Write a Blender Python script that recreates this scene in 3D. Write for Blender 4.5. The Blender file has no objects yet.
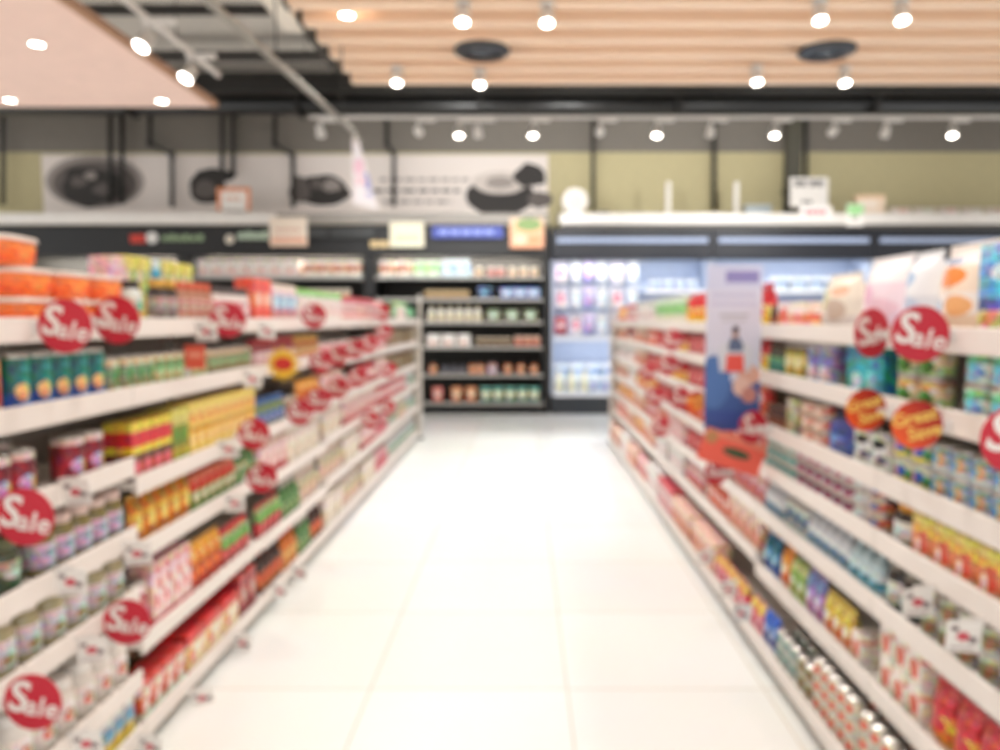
import bpy, bmesh, math, random
from mathutils import Vector, Matrix
random.seed(7)
PI = math.pi
SC = bpy.context.scene
COL = SC.collection

# ------------------------------------------------------------------ camera
CAM_H, FPX = 1.5, 751.0
PITCH = math.atan(56 / FPX)
cd = bpy.data.cameras.new('camera')
cam = bpy.data.objects.new('camera', cd)
COL.objects.link(cam)
cam.location = (0, 0, CAM_H)
cam.rotation_euler = (PI / 2 - PITCH, 0, 0)
cd.sensor_width = 36
cd.lens = FPX * 36 / 1000
cd.shift_x = -0.023
cd.clip_start = 0.05
cd.dof.use_dof = True
cd.dof.focus_distance = 0.25
cd.dof.aperture_fstop = 8.8
SC.camera = cam


def ray(px, py):
    a, b = (px - 523) / FPX, (375 - py) / FPX
    s, c = math.sin(PITCH), math.cos(PITCH)
    return a, c + b * s, -s + b * c


def at_y(px, py, y):                      # the point of the photograph's ray on the plane Y = y
    d = ray(px, py)
    t = y / d[1]
    return Vector((d[0] * t, y, CAM_H + d[2] * t))


def at_x(px, py, x):
    d = ray(px, py)
    t = x / d[0]
    return Vector((x, d[1] * t, CAM_H + d[2] * t))


def at_z(px, py, z):
    d = ray(px, py)
    t = (z - CAM_H) / d[2]
    return Vector((d[0] * t, d[1] * t, z))


# ------------------------------------------------------------------ materials
def lin(h):
    if not isinstance(h, str):
        return h
    r = []
    for i in (0, 2, 4):
        v = int(h[i:i + 2], 16) / 255
        r.append(v / 12.92 if v <= 0.04045 else ((v + 0.055) / 1.055) ** 2.4)
    return (*r, 1)


def ink_lin(h):
    return tuple(c ** 1.12 for c in lin(h)[:3]) + (1,)


MATS = {}


def base_mat(name):
    m = bpy.data.materials.new(name)
    m.use_nodes = True
    nt = m.node_tree
    return m, nt, nt.nodes['Principled BSDF']


def mat(hexc, rough=0.45, metal=0.0, coat=0.0, emit=0.0, trans=0.0):
    k = (hexc, rough, metal, coat, emit, trans)
    if k in MATS:
        return MATS[k]
    m, nt, b = base_mat('plain_' + hexc)
    c = lin(hexc)
    b.inputs['Base Color'].default_value = c
    b.inputs['Roughness'].default_value = rough
    b.inputs['Metallic'].default_value = metal
    b.inputs['Coat Weight'].default_value = coat
    b.inputs['Transmission Weight'].default_value = trans
    if emit:
        b.inputs['Emission Color'].default_value = c
        b.inputs['Emission Strength'].default_value = emit
    elif not trans:
        # slight handling wear: faint noise in the colour
        n = nt.nodes.new('ShaderNodeTexNoise')
        n.inputs['Scale'].default_value = 9
        mx = nt.nodes.new('ShaderNodeMix')
        mx.data_type = 'RGBA'
        mx.inputs[6].default_value = c
        mx.inputs[7].default_value = (c[0] * .86, c[1] * .86, c[2] * .86, 1)
        tc = nt.nodes.new('ShaderNodeTexCoord')
        nt.links.new(tc.outputs['Object'], n.inputs['Vector'])
        nt.links.new(n.outputs['Fac'], mx.inputs[0])
        nt.links.new(mx.outputs[2], b.inputs['Base Color'])
    MATS[k] = m
    return m


def print_mat(bands, blobs=(), text=None, rough=0.38, tscale=1.0, metal=0.0, busy=False):
    """Printed packaging: colour bands up the height, ovals and blocks of print, and lines of small print.
    bands: 'hex' or [(start, hex) ...]; blobs: (shape, cx, cz, rx, rz, hex) in 0..1 of the printed face."""
    k = (str(bands), str(blobs), text, rough, tscale, metal, busy)
    lin = ink_lin if busy else globals()['lin']
    if k in MATS:
        return MATS[k]
    m, nt, b = base_mat('print')
    N, L = nt.nodes, nt.links
    b.inputs['Roughness'].default_value = rough
    b.inputs['Metallic'].default_value = metal
    tc = N.new('ShaderNodeTexCoord')
    sep = N.new('ShaderNodeSeparateXYZ')
    L.new(tc.outputs['Generated'], sep.inputs[0])
    if isinstance(bands, str):
        bands = [(0, bands)]
    ramp = N.new('ShaderNodeValToRGB')
    cr = ramp.color_ramp
    cr.interpolation = 'CONSTANT'
    cr.elements[0].position = 0
    cr.elements[0].color = lin(bands[0][1])
    while len(cr.elements) > 1:
        cr.elements.remove(cr.elements[-1])
    for p, h in bands[1:]:
        e = cr.elements.new(p)
        e.color = lin(h)
    L.new(sep.outputs['Z'], ramp.inputs[0])
    col = ramp.outputs[0]
    if text:
        mp = N.new('ShaderNodeMapping')
        mp.inputs['Scale'].default_value = (9 * tscale, 9 * tscale, 16 * tscale)
        L.new(tc.outputs['Generated'], mp.inputs[0])
        nz = N.new('ShaderNodeTexNoise')
        nz.inputs['Scale'].default_value = 1
        nz.inputs['Detail'].default_value = 1
        L.new(mp.outputs[0], nz.inputs['Vector'])
        gt = N.new('ShaderNodeMath')
        gt.operation = 'GREATER_THAN'
        gt.inputs[1].default_value = 0.56
        L.new(nz.outputs['Fac'], gt.inputs[0])
        mx = N.new('ShaderNodeMix')
        mx.data_type = 'RGBA'
        L.new(gt.outputs[0], mx.inputs[0])
        L.new(col, mx.inputs[6])
        mx.inputs[7].default_value = lin(text)
        col = mx.outputs[2]
    for sh, cx, cz, rx, rz, h in blobs:
        v = N.new('ShaderNodeVectorMath')
        v.operation = 'MULTIPLY_ADD'
        v.inputs[1].default_value = (1 / rx, 0, 1 / rz)
        v.inputs[2].default_value = (-cx / rx, 0, -cz / rz)
        L.new(tc.outputs['Generated'], v.inputs[0])
        lt = N.new('ShaderNodeMath')
        lt.operation = 'LESS_THAN'
        lt.inputs[1].default_value = 1
        if sh == 'o':
            ln = N.new('ShaderNodeVectorMath')
            ln.operation = 'LENGTH'
            L.new(v.outputs[0], ln.inputs[0])
            L.new(ln.outputs['Value'], lt.inputs[0])
        else:
            ab = N.new('ShaderNodeVectorMath')
            ab.operation = 'ABSOLUTE'
            L.new(v.outputs[0], ab.inputs[0])
            s2 = N.new('ShaderNodeSeparateXYZ')
            L.new(ab.outputs[0], s2.inputs[0])
            mm = N.new('ShaderNodeMath')
            mm.operation = 'MAXIMUM'
            L.new(s2.outputs['X'], mm.inputs[0])
            L.new(s2.outputs['Z'], mm.inputs[1])
            L.new(mm.outputs[0], lt.inputs[0])
        mx = N.new('ShaderNodeMix')
        mx.data_type = 'RGBA'
        L.new(lt.outputs[0], mx.inputs[0])
        L.new(col, mx.inputs[6])
        mx.inputs[7].default_value = lin(h)
        col = mx.outputs[2]
    if busy:
        # small print and pictures: irregular patches of varied tint and a few lines of dark print
        mp = N.new('ShaderNodeMapping')
        mp.inputs['Scale'].default_value = (4.5, 4.5, 7)
        L.new(tc.outputs['Generated'], mp.inputs[0])
        vo = N.new('ShaderNodeTexVoronoi')
        vo.inputs['Scale'].default_value = 1
        L.new(mp.outputs[0], vo.inputs['Vector'])
        mx = N.new('ShaderNodeMix')
        mx.data_type = 'RGBA'
        mx.blend_type = 'OVERLAY'
        mx.inputs[0].default_value = 0.65
        L.new(col, mx.inputs[6])
        L.new(vo.outputs['Color'], mx.inputs[7])
        col = mx.outputs[2]
        mp = N.new('ShaderNodeMapping')
        mp.inputs['Scale'].default_value = (8, 8, 22)
        mp.inputs['Location'].default_value = (len(MATS) * 1.7, 0, 3)
        L.new(tc.outputs['Generated'], mp.inputs[0])
        nz = N.new('ShaderNodeTexNoise')
        nz.inputs['Scale'].default_value = 1
        L.new(mp.outputs[0], nz.inputs['Vector'])
        gt = N.new('ShaderNodeMath')
        gt.operation = 'GREATER_THAN'
        gt.inputs[1].default_value = 0.6
        L.new(nz.outputs['Fac'], gt.inputs[0])
        ml = N.new('ShaderNodeMath')
        ml.operation = 'MULTIPLY'
        ml.inputs[1].default_value = 0.75
        L.new(gt.outputs[0], ml.inputs[0])
        mx = N.new('ShaderNodeMix')
        mx.data_type = 'RGBA'
        L.new(ml.outputs[0], mx.inputs[0])
        L.new(col, mx.inputs[6])
        mx.inputs[7].default_value = (.05, .04, .045, 1)
        col = mx.outputs[2]
    L.new(col, b.inputs['Base Color'])
    MATS[k] = m
    return m


def floor_mat():
    m, nt, b = base_mat('polished_tile')
    N, L = nt.nodes, nt.links
    tc = N.new('ShaderNodeTexCoord')
    mp = N.new('ShaderNodeMapping')
    mp.inputs['Location'].default_value = (0.62, 0.25, 0)
    L.new(tc.outputs['Object'], mp.inputs[0])
    br = N.new('ShaderNodeTexBrick')
    br.offset = 0
    br.inputs['Color1'].default_value = lin('EBECEA')
    br.inputs['Color2'].default_value = lin('E6E7E4')
    br.inputs['Mortar'].default_value = lin('CFC6B8')
    br.inputs['Scale'].default_value = 1
    br.inputs['Mortar Size'].default_value = 0.004
    br.inputs['Brick Width'].default_value = 0.8
    br.inputs['Row Height'].default_value = 0.8
    L.new(mp.outputs[0], br.inputs['Vector'])
    nz = N.new('ShaderNodeTexNoise')
    nz.inputs['Scale'].default_value = 1.3
    nz.inputs['Detail'].default_value = 4
    L.new(tc.outputs['Object'], nz.inputs['Vector'])
    mx = N.new('ShaderNodeMix')
    mx.data_type = 'RGBA'
    mx.blend_type = 'MULTIPLY'
    mx.inputs[0].default_value = 0.12
    L.new(br.outputs['Color'], mx.inputs[6])
    L.new(nz.outputs['Color'], mx.inputs[7])
    L.new(mx.outputs[2], b.inputs['Base Color'])
    b.inputs['Roughness'].default_value = 0.24
    b.inputs['Specular IOR Level'].default_value = 0.38
    return m


def wood_mat(a, c):
    m, nt, b = base_mat('wood_slat')
    N, L = nt.nodes, nt.links
    tc = N.new('ShaderNodeTexCoord')
    mp = N.new('ShaderNodeMapping')
    mp.inputs['Scale'].default_value = (0.6, 14, 14)
    L.new(tc.outputs['Object'], mp.inputs[0])
    nz = N.new('ShaderNodeTexNoise')
    nz.inputs['Scale'].default_value = 2
    nz.inputs['Detail'].default_value = 5
    L.new(mp.outputs[0], nz.inputs['Vector'])
    rp = N.new('ShaderNodeValToRGB')
    rp.color_ramp.elements[0].color = lin(a)
    rp.color_ramp.elements[1].color = lin(c)
    L.new(nz.outputs['Fac'], rp.inputs[0])
    L.new(rp.outputs[0], b.inputs['Base Color'])
    b.inputs['Roughness'].default_value = 0.5
    return m


def rail_mat():
    m, nt, b = base_mat('price_rail')
    N, L = nt.nodes, nt.links
    tc = N.new('ShaderNodeTexCoord')
    sep = N.new('ShaderNodeSeparateXYZ')
    L.new(tc.outputs['Object'], sep.inputs[0])
    cb = N.new('ShaderNodeCombineXYZ')
    L.new(sep.outputs['Y'], cb.inputs['X'])
    br = N.new('ShaderNodeTexBrick')
    br.offset = 0
    br.inputs['Color1'].default_value = lin('EAE1DB')
    br.inputs['Color2'].default_value = lin('E6CDC0')
    br.inputs['Mortar'].default_value = lin('E6DFD8')
    br.inputs['Scale'].default_value = 1
    br.inputs['Mortar Size'].default_value = 0.012
    br.inputs['Brick Width'].default_value = 0.11
    br.inputs['Row Height'].default_value = 5
    L.new(cb.outputs[0], br.inputs['Vector'])
    L.new(br.outputs['Color'], b.inputs['Base Color'])
    b.inputs['Roughness'].default_value = 0.35
    return m


# ------------------------------------------------------------------ mesh builder
class MB:
    def __init__(self):
        self.v, self.f, self.m, self.s, self.mats = [], [], [], [], []

    def mi(self, m):
        if m not in self.mats:
            self.mats.append(m)
        return self.mats.index(m)

    def add(self, vs, fs, m, smooth=False, tr=None):
        o = len(self.v)
        self.v += [tuple(tr @ Vector(p)) if tr else tuple(p) for p in vs]
        i = self.mi(m)
        for f in fs:
            self.f.append([o + k for k in f])
            self.m.append(i)
            self.s.append(smooth)
        return self

    def join(self, o):
        k = len(self.v)
        self.v += o.v
        for f, mi_, s in zip(o.f, o.m, o.s):
            self.f.append([k + q for q in f])
            self.m.append(self.mi(o.mats[mi_]))
            self.s.append(s)
        return self

    def box(self, lo, hi, m, bevel=0.0, tr=None, seg=1):
        x0, y0, z0 = lo
        x1, y1, z1 = hi
        bm = bmesh.new()
        vs = [bm.verts.new(p) for p in ((x0, y0, z0), (x1, y0, z0), (x1, y1, z0), (x0, y1, z0), (x0, y0, z1), (x1, y0, z1), (x1, y1, z1), (x0, y1, z1))]
        for f in ((0, 3, 2, 1), (4, 5, 6, 7), (0, 1, 5, 4), (1, 2, 6, 5), (2, 3, 7, 6), (3, 0, 4, 7)):
            bm.faces.new([vs[i] for i in f])
        if bevel:
            bmesh.ops.bevel(bm, geom=bm.edges[:], offset=bevel, segments=seg, affect='EDGES', profile=0.5)
        bm.verts.index_update()
        self.add([v.co[:] for v in bm.verts], [[v.index for v in f.verts] for f in bm.faces], m, False, tr)
        bm.free()
        return self

    def lathe(self, prof, m, seg=20, sq=0.0, sx=1.0, sy=1.0, arc=None, smooth=True, tr=None, cap=True):
        """prof: [(radius, z)] bottom to top; sq rounds the cross-section towards a square."""
        vs, fs = [], []
        full = arc is None
        n = seg if full else seg + 1
        for r, z in prof:
            for i in range(n):
                a = 2 * PI * i / seg if full else arc[0] + (arc[1] - arc[0]) * i / seg
                c, s = math.cos(a), math.sin(a)
                k = 1.0
                if sq:
                    p = 2 + sq
                    k = (abs(c) ** p + abs(s) ** p) ** (-1 / p)
                vs.append((r * k * c * sx, r * k * s * sy, z))
        for j in range(len(prof) - 1):
            for i in range(seg):
                a, b = j * n + i, j * n + (i + 1) % n
                fs.append([a, b, b + n, a + n])
        if full and cap:
            if prof[0][0] > 1e-5:
                fs.append(list(range(n))[::-1])
            if prof[-1][0] > 1e-5:
                fs.append([(len(prof) - 1) * n + i for i in range(n)])
        return self.add(vs, fs, m, smooth, tr)

    def tube(self, pts, r, m, seg=8):
        """round bar along a polyline"""
        pts = [Vector(p) for p in pts]
        vs, fs = [], []
        for i, p in enumerate(pts):
            d = (pts[min(i + 1, len(pts) - 1)] - pts[max(i - 1, 0)]).normalized()
            u = d.orthogonal().normalized() if abs(d.z) > 0.9 or i == 0 else d.orthogonal().normalized()
            ref = Vector((0.31, 0.87, 0.12))
            u = (ref - d * ref.dot(d)).normalized()
            w = d.cross(u)
            for k in range(seg):
                a = 2 * PI * k / seg
                vs.append(p + u * (r * math.cos(a)) + w * (r * math.sin(a)))
        for i in range(len(pts) - 1):
            for k in range(seg):
                a, b = i * seg + k, i * seg + (k + 1) % seg
                fs.append([a, b, b + seg, a + seg])
        fs.append(list(range(seg))[::-1])
        fs.append([(len(pts) - 1) * seg + k for k in range(seg)])
        return self.add(vs, fs, m, True)

    def mesh(self, name):
        me = bpy.data.meshes.new(name)
        me.from_pydata(self.v, [], self.f)
        for m in self.mats:
            me.materials.append(m)
        me.polygons.foreach_set('material_index', self.m)
        me.polygons.foreach_set('use_smooth', self.s)
        me.update()
        return me


def link(name, data, parent=None, loc=(0, 0, 0), rot=(0, 0, 0)):
    o = bpy.data.objects.new(name, data.mesh(name) if isinstance(data, MB) else data)
    COL.objects.link(o)
    o.location = loc
    o.rotation_euler = rot
    if parent:
        o.parent = parent
    return o


def thing(name, label, cat, loc=(0, 0, 0), rot=(0, 0, 0), group=None, mb=None):
    o = link(name, mb, None, loc, rot)
    o['label'] = label
    o['category'] = cat
    if group:
        o['group'] = group
    return o


def struct(name, mb):
    o = link(name, mb)
    o['kind'] = 'structure'
    return o


def text_mesh(body, size, m, bold=0.0, extrude=0.0008, shear=0.0, spacing=1.0):
    """lettering as a mesh in the XZ plane, facing -Y, centred"""
    cu = bpy.data.curves.new('lettering', 'FONT')
    cu.body = body
    cu.size = size
    cu.extrude = extrude
    cu.offset = bold
    cu.shear = shear
    cu.space_character = spacing
    cu.align_x = 'CENTER'
    cu.align_y = 'CENTER'
    cu.resolution_u = 3
    o = bpy.data.objects.new('lettering', cu)
    COL.objects.link(o)
    dg = bpy.context.evaluated_depsgraph_get()
    me = bpy.data.meshes.new_from_object(o.evaluated_get(dg))
    bpy.data.objects.remove(o)
    bpy.data.curves.remove(cu)
    mb = MB()
    mb.add([(v.co.x, -v.co.z, v.co.y) for v in me.vertices], [list(p.vertices) for p in me.polygons], m)
    bpy.data.meshes.remove(me)
    return mb


# ------------------------------------------------------------------ products
TIN = mat('C9C6C0', 0.28, 0.9)
WHITE = mat('F2EFEA', 0.4)
BLACKM = mat('1C1C1E', 0.45)


class Product:
    """name, category, the root mesh and its parts; w is the width along the shelf, d the depth, h the height"""

    def __init__(self, name, cat, w, d, h, root, parts):
        self.name, self.cat, self.w, self.d, self.h = name, cat, w, d, h
        self.root = root.mesh(name)
        self.parts = [(n, p.mesh(n)) for n, p in parts]
        whole = MB().join(root)
        for _n, p in parts:
            whole.join(p)
        self.whole = whole.mesh(name) if parts else self.root

    def place(self, loc, rz, label, group, detail):
        o = link(self.name, self.root if detail else self.whole, None, loc, (0, 0, rz))
        o['label'] = label
        o['category'] = self.cat
        if group:
            o['group'] = group
        if detail:
            for n, me in self.parts:
                link(n, me, o)
        return o


def can(r, h, lab, lid=TIN, name='tin_can'):
    b, l, t = MB(), MB(), MB()
    b.lathe([(r * .93, 0), (r, .003), (r, .007), (r * .97, .009), (r * .97, h - .009), (r, h - .007), (r, h - .002), (r * .95, h)], TIN, 18, cap=True)
    l.lathe([(r * .975, h * .07), (r * .99, h * .09), (r * .99, h * .91), (r * .975, h * .93)], lab, 18, cap=False)
    t.lathe([(r * .9, h - .0005), (r * .88, h + .0012), (r * .6, h + .001), (r * .58, h + .002), (0.0001, h + .002)], lid, 18, cap=False)
    return Product(name, 'can', 2 * r, 2 * r, h, b, [('label', l), ('lid', t)])


def jar(r, h, content, lid, lab, name='glass_jar'):
    b, l, t = MB(), MB(), MB()
    b.lathe([(r * .85, 0), (r, r * .12), (r, h * .66), (r * .95, h * .74), (r * .76, h * .81), (r * .74, h * .84)], content, 18)
    t.lathe([(r * .8, h * .82), (r * .83, h * .83), (r * .83, h * .97), (r * .78, h), (r * .6, h * .995), (.0001, h * .995)], lid, 18, smooth=True)
    l.lathe([(r * 1.008, h * .16), (r * 1.012, h * .18), (r * 1.012, h * .58), (r * 1.008, h * .6)], lab, 14, arc=(-PI * 1.15, PI * .15))
    return Product(name, 'jar', 2 * r, 2 * r, h, b, [('lid', t), ('label', l)])


def bottle(r, h, content, cap_m, lab, name='sauce_bottle'):
    b, l, t = MB(), MB(), MB()
    b.lathe([(r * .88, 0), (r, r * .15), (r, h * .56), (r * .9, h * .63), (r * .5, h * .76), (r * .36, h * .82), (r * .34, h * .9)], content, 16)
    t.lathe([(r * .42, h * .88), (r * .44, h * .89), (r * .44, h * .985), (r * .36, h), (.0001, h)], cap_m, 14)
    l.lathe([(r * 1.008, h * .12), (r * 1.012, h * .13), (r * 1.012, h * .5), (r * 1.008, h * .51)], lab, 16, cap=False)
    return Product(name, 'bottle', 2 * r, 2 * r, h, b, [('cap', t), ('label', l)])


def carton(w, d, h, m, flap=None, name='food_carton'):
    b = MB().box((-w / 2, -d / 2, 0), (w / 2, d / 2, h), m, 0.0025)
    f = MB().box((-w / 2 + .004, -d / 2 + .003, h - .0005), (w / 2 - .004, d * .12, h + .0016), flap or m, 0.0006)
    return Product(name, 'carton', w, d, h, b, [('top_flap', f)])


def pillow(w, d, h, m, seal, name='snack_packet', gather=0.0):
    """a filled film packet standing on its lower seam: bulged faces that taper into crimped seals"""
    b, s1 = MB(), MB()
    nx, nz = 8, 10
    hs = h * 0.07
    vs, fs = [], []
    for side in (-1, 1):
        for j in range(nz + 1):
            v = j / nz
            z = v * (h - hs)
            wz = 1 - 0.05 * math.sin(PI * v) - gather * max(0, v - .6) / .4 * .55
            for i in range(nx + 1):
                u = i / nx
                prof = (math.sin(PI * u) ** .55) * (max(0, 1 - (v - .45) ** 2 / .3025) ** .5 if v > .45 else (0.55 + 0.45 * min(1, v / .2)))
                y = side * d / 2 * prof * (1 + .06 * math.sin(7 * u + 5 * v))
                vs.append(((u - .5) * w * wz, y, z))
    k = (nx + 1) * (nz + 1)
    for q in range(2):
        for j in range(nz):
            for i in range(nx):
                a = q * k + j * (nx + 1) + i
                f = [a, a + 1, a + nx + 2, a + nx + 1]
                fs.append(f if q == 0 else f[::-1])
    for j in range(nz):
        for i in (0, nx):
            a, c = j * (nx + 1) + i, k + j * (nx + 1) + i
            f = [a, a + nx + 1, c + nx + 1, c]
            fs.append(f if i == 0 else f[::-1])
    fs.append([k + i for i in range(nx + 1)] + [i for i in range(nx, -1, -1)])
    b.add(vs, fs, m, True)
    ww = w * (1 - gather * .55) * .5
    ridge = []
    n = 12
    zz = (h - hs, h)
    for z in zz:
        for i in range(n + 1):
            spread = 1.0 if z == zz[0] else 1 + gather * .25
            ridge.append(((i / n - .5) * 2 * ww * spread, (-.0016 if i % 2 else .0016) * (1 + 3 * gather), z))
    o = [[i, i + 1, i + n + 2, i + n + 1] for i in range(n)]
    back = [(x, y + .0012, z) for x, y, z in ridge]
    s1.add(ridge, o, seal)
    s1.add(back, [f[::-1] for f in o], seal)
    return Product(name, 'packet', w, d, h, b, [('seal', s1)])


def pouch(w, d, h, m, seal, spout=None, name='standing_pouch'):
    p = pillow(w, d, h, m, seal, name)
    return p


def tub(r, h, body, lid, lab, sq=3.0, name='plastic_tub'):
    b, l, t = MB(), MB(), MB()
    b.lathe([(r * .86, 0), (r * .9, .004), (r * .98, h * .8), (r * .98, h * .84)], body, 24, sq)
    t.lathe([(r * 1.0, h * .82), (r * 1.03, h * .83), (r * 1.03, h * .95), (r * .99, h * .985), (r * .8, h * .985), (r * .78, h), (.0001, h)], lid, 24, sq)
    l.lathe([(r * .93, h * .14), (r * .935, h * .16), (r * .985, h * .66), (r * .98, h * .68)], lab, 24, sq, cap=False)
    return Product(name, 'tub', 2.04 * r, 2.04 * r, h, b, [('lid', t), ('label', l)])


ORD = 'first second third fourth fifth sixth seventh eighth ninth tenth eleventh twelfth thirteenth fourteenth fifteenth sixteenth seventeenth eighteenth nineteenth twentieth'.split()
for t_, base_ in (('twenty', 20), ('thirty', 30)):
    ORD += [f'{t_}-{x}' for x in ORD[:9]] + (['thirtieth'] if base_ == 20 else [])
SEEN_DESC = {}
COUNT = {}


def facing(side, bayname, shelfname, prod, desc, d0, d1, z, x_front, rows=1, stack=1, gap=0.006, rear_only=False, depth0=0.02, jitter=0.004, end='near end', rz=None, detail=None, skew=0.0, fan=False):
    """a block of identical products standing on one shelf, from its near to its far end"""
    n = max(1, int((d1 - d0 + gap) / (prod.w + gap) + 1e-6))
    if fan:
        pitch = (d1 - d0) / n
    else:
        pitch = min((d1 - d0) / n, prod.w + gap + .012)
    place = f'{shelfname}, {bayname}'
    key = (desc, place)
    if key in SEEN_DESC:
        SEEN_DESC[key] += 1
        print('DUP DESC', key)
    SEEN_DESC[key] = 1
    grp = f'{desc} on the {shelfname} of the {bayname}'
    s = -1 if side == 'left' else 1
    for r in range(rows):
        for k in range(n):
            for q in range(stack):
                pre = ORD[k] + ' ' if n > 1 else ''
                if rows > 1 and r > 0:
                    pre = ('rear ' if rows == 2 else ('middle ' if r == 1 else 'rearmost ')) + pre
                if stack > 1:
                    pre = (['lower ', 'upper '] if stack == 2 else ['lower ', 'middle ', 'upper '])[q] + pre
                lab = f'{pre}{desc}' + (f' from {end}' if n > 1 else '') + f', {place}'
                y = d0 + pitch * (k + .5)
                if side in ('left', 'right'):
                    x = x_front + s * (depth0 + prod.d / 2 + r * (prod.d + .008) + random.uniform(0, jitter))
                    loc = (x, y + random.uniform(-1, 1) * jitter * .3, z + q * (prod.h + .001))
                    rot = (PI / 2 if side == 'left' else -PI / 2) + random.uniform(-1, 1) * skew
                    dt = detail if detail is not None else y < 3.6
                else:
                    loc = (y, x_front + depth0 + prod.d / 2 + r * (prod.d + .008), z + q * (prod.h + .001))
                    rot = random.uniform(-1, 1) * skew
                    dt = bool(detail)
                prod.place(loc, rot, lab[0].upper() + lab[1:], grp, dt)
                COUNT[prod.name] = COUNT.get(prod.name, 0) + 1


# ------------------------------------------------------------------ the room
CEIL_Z, WALL_Y = 5.0, 12.65
GREYC = mat('D2CCC2', 0.85)
struct('floor', MB().box((-11, -5, -.1), (11, 13, 0), floor_mat()))
struct('ceiling', MB().box((-11, -5, CEIL_Z), (11, 13, CEIL_Z + .1), GREYC))
struct('wall_back_upper', MB().box((-11, WALL_Y, 4.25), (11, WALL_Y + .15, CEIL_Z), mat('857F77', 0.85)))
struct('wall_back', MB().box((-11, WALL_Y + .01, 0), (11, WALL_Y + .15, 4.25), mat('CDC298', 0.8)))

# pale plaster drop ceiling over the next aisle
PANEL_Z = 3.6
p_edge = at_z(218, 107, PANEL_Z)
px0 = p_edge.x
struct('ceiling_panel', MB().box((-9.5, -4, PANEL_Z), (px0 - .05, p_edge.y, PANEL_Z + .05), mat('FBDCCE', 0.7)))
struct('trim_1', MB().box((px0 - .05, -4, PANEL_Z - .004), (px0, p_edge.y, PANEL_Z + .06), mat('C79C7F', 0.6)))
struct('trim_2', MB().box((-9.5, p_edge.y, PANEL_Z - .004), (px0, p_edge.y + .03, PANEL_Z + .06), mat('4A4440', 0.7)))

# slatted timber ceiling
WZ = 3.9
slat_d = [at_z(600, 85, WZ).y - .07 - .375 * i for i in range(32)]
wood_a, wood_b = wood_mat('E6BC98', 'F2D3B4'), wood_mat('EECBAC', 'F8E2CA')
for i, d in enumerate(slat_d):
    xl = at_z(350, 83, WZ).x + .02 - (0.0 if i < 1 else min(i, 6) * .012)
    mb = MB().box((xl, d - .07, WZ), (9.5, d + .07, WZ + .125), wood_b, .004)
    tr = struct('trim_%d' % (i + 10), mb)
    link('end_cap', MB().box((xl - .035, d - .075, WZ - .004), (xl - .001, d + .075, WZ + .17), mat('35312D', .7)), tr)
xw = at_z(350, 83, WZ).x - .06
struct('ceiling_wood', MB().box((xw + .05, -4, WZ + .13), (9.5, at_z(600, 85, WZ).y, WZ + .16), wood_a))
struct('trim_3', MB().box((-1.99, -4, WZ), (-1.84, 6.5, WZ + .11), mat('EFE8DA', .5), .006))
struct('trim_4', MB().box((xw - .12, -4, WZ + .12), (xw + .03, at_z(600, 85, WZ).y - .02, WZ + .5), mat('4B4742', .7)))

# ceiling services
def pipe(name, label, cat, pts, r, m, group=None, clamps=()):
    pts = [Vector(p) for p in pts]
    o = thing(name, label, cat, pts[0], group=group, mb=MB().tube([p - pts[0] for p in pts], r, m))
    for c in clamps:
        c = Vector(c) - pts[0]
        link('mounting_clamp', MB().box(c - Vector((.03, r + .012, r + .012)), c + Vector((.03, r + .012, r + .012)), mat('2A2826', .6), .004), o)
    return o


DUCT_Y = 11.0
dz = (at_y(500, 113, DUCT_Y).z + at_y(500, 96, DUCT_Y).z) / 2
pipe('air_duct', 'long black round air duct under the ceiling beyond the timber slats', 'duct', [(-10.5, DUCT_Y, dz), (10.5, DUCT_Y, dz)], .15, mat('0F0F0E', .35), clamps=[(x, DUCT_Y, dz) for x in (-8, -5.6, -3.2, -.6, 2.2, 5, 7.6)])
zz = at_y(500, 92, DUCT_Y - .3).z
t = thing('steel_beam', 'dark steel I-beam running beside the black air duct', 'beam', (0, DUCT_Y - .35, zz + .1),
          mb=MB().box((-10.5, -.015, -.12), (10.5, .015, .12), mat('2C2A27', .6)).box((-10.5, -.09, .1), (10.5, .09, .125), mat('2C2A27', .6)).box((-10.5, -.09, -.125), (10.5, .09, -.1), mat('2C2A27', .6)))
for i, (yy, w, lb) in enumerate(((8.2, .12, 'narrow'), (6.4, .3, 'wide'), (9.6, .2, 'middle'))):
    t = thing('cable_tray', f'{lb} dark cable tray crossing the grey ceiling', 'cable tray', (-2.3, yy, 4.72),
          mb=MB().box((-2.4, -w / 2, 0), (1.0, w / 2, .012), mat('3A3734', .7)).box((-2.4, -w / 2, .012), (1.0, -w / 2 + .012, .07), mat('3A3734', .7)).box((-2.4, w / 2 - .012, .012), (1.0, w / 2, .07), mat('3A3734', .7)))
    for x in (-2.0, -.4):
        link('hanger_rod', MB().tube([(x, 0, .012), (x, 0, .28)], .006, mat('3A3734', .7)), t)
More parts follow.
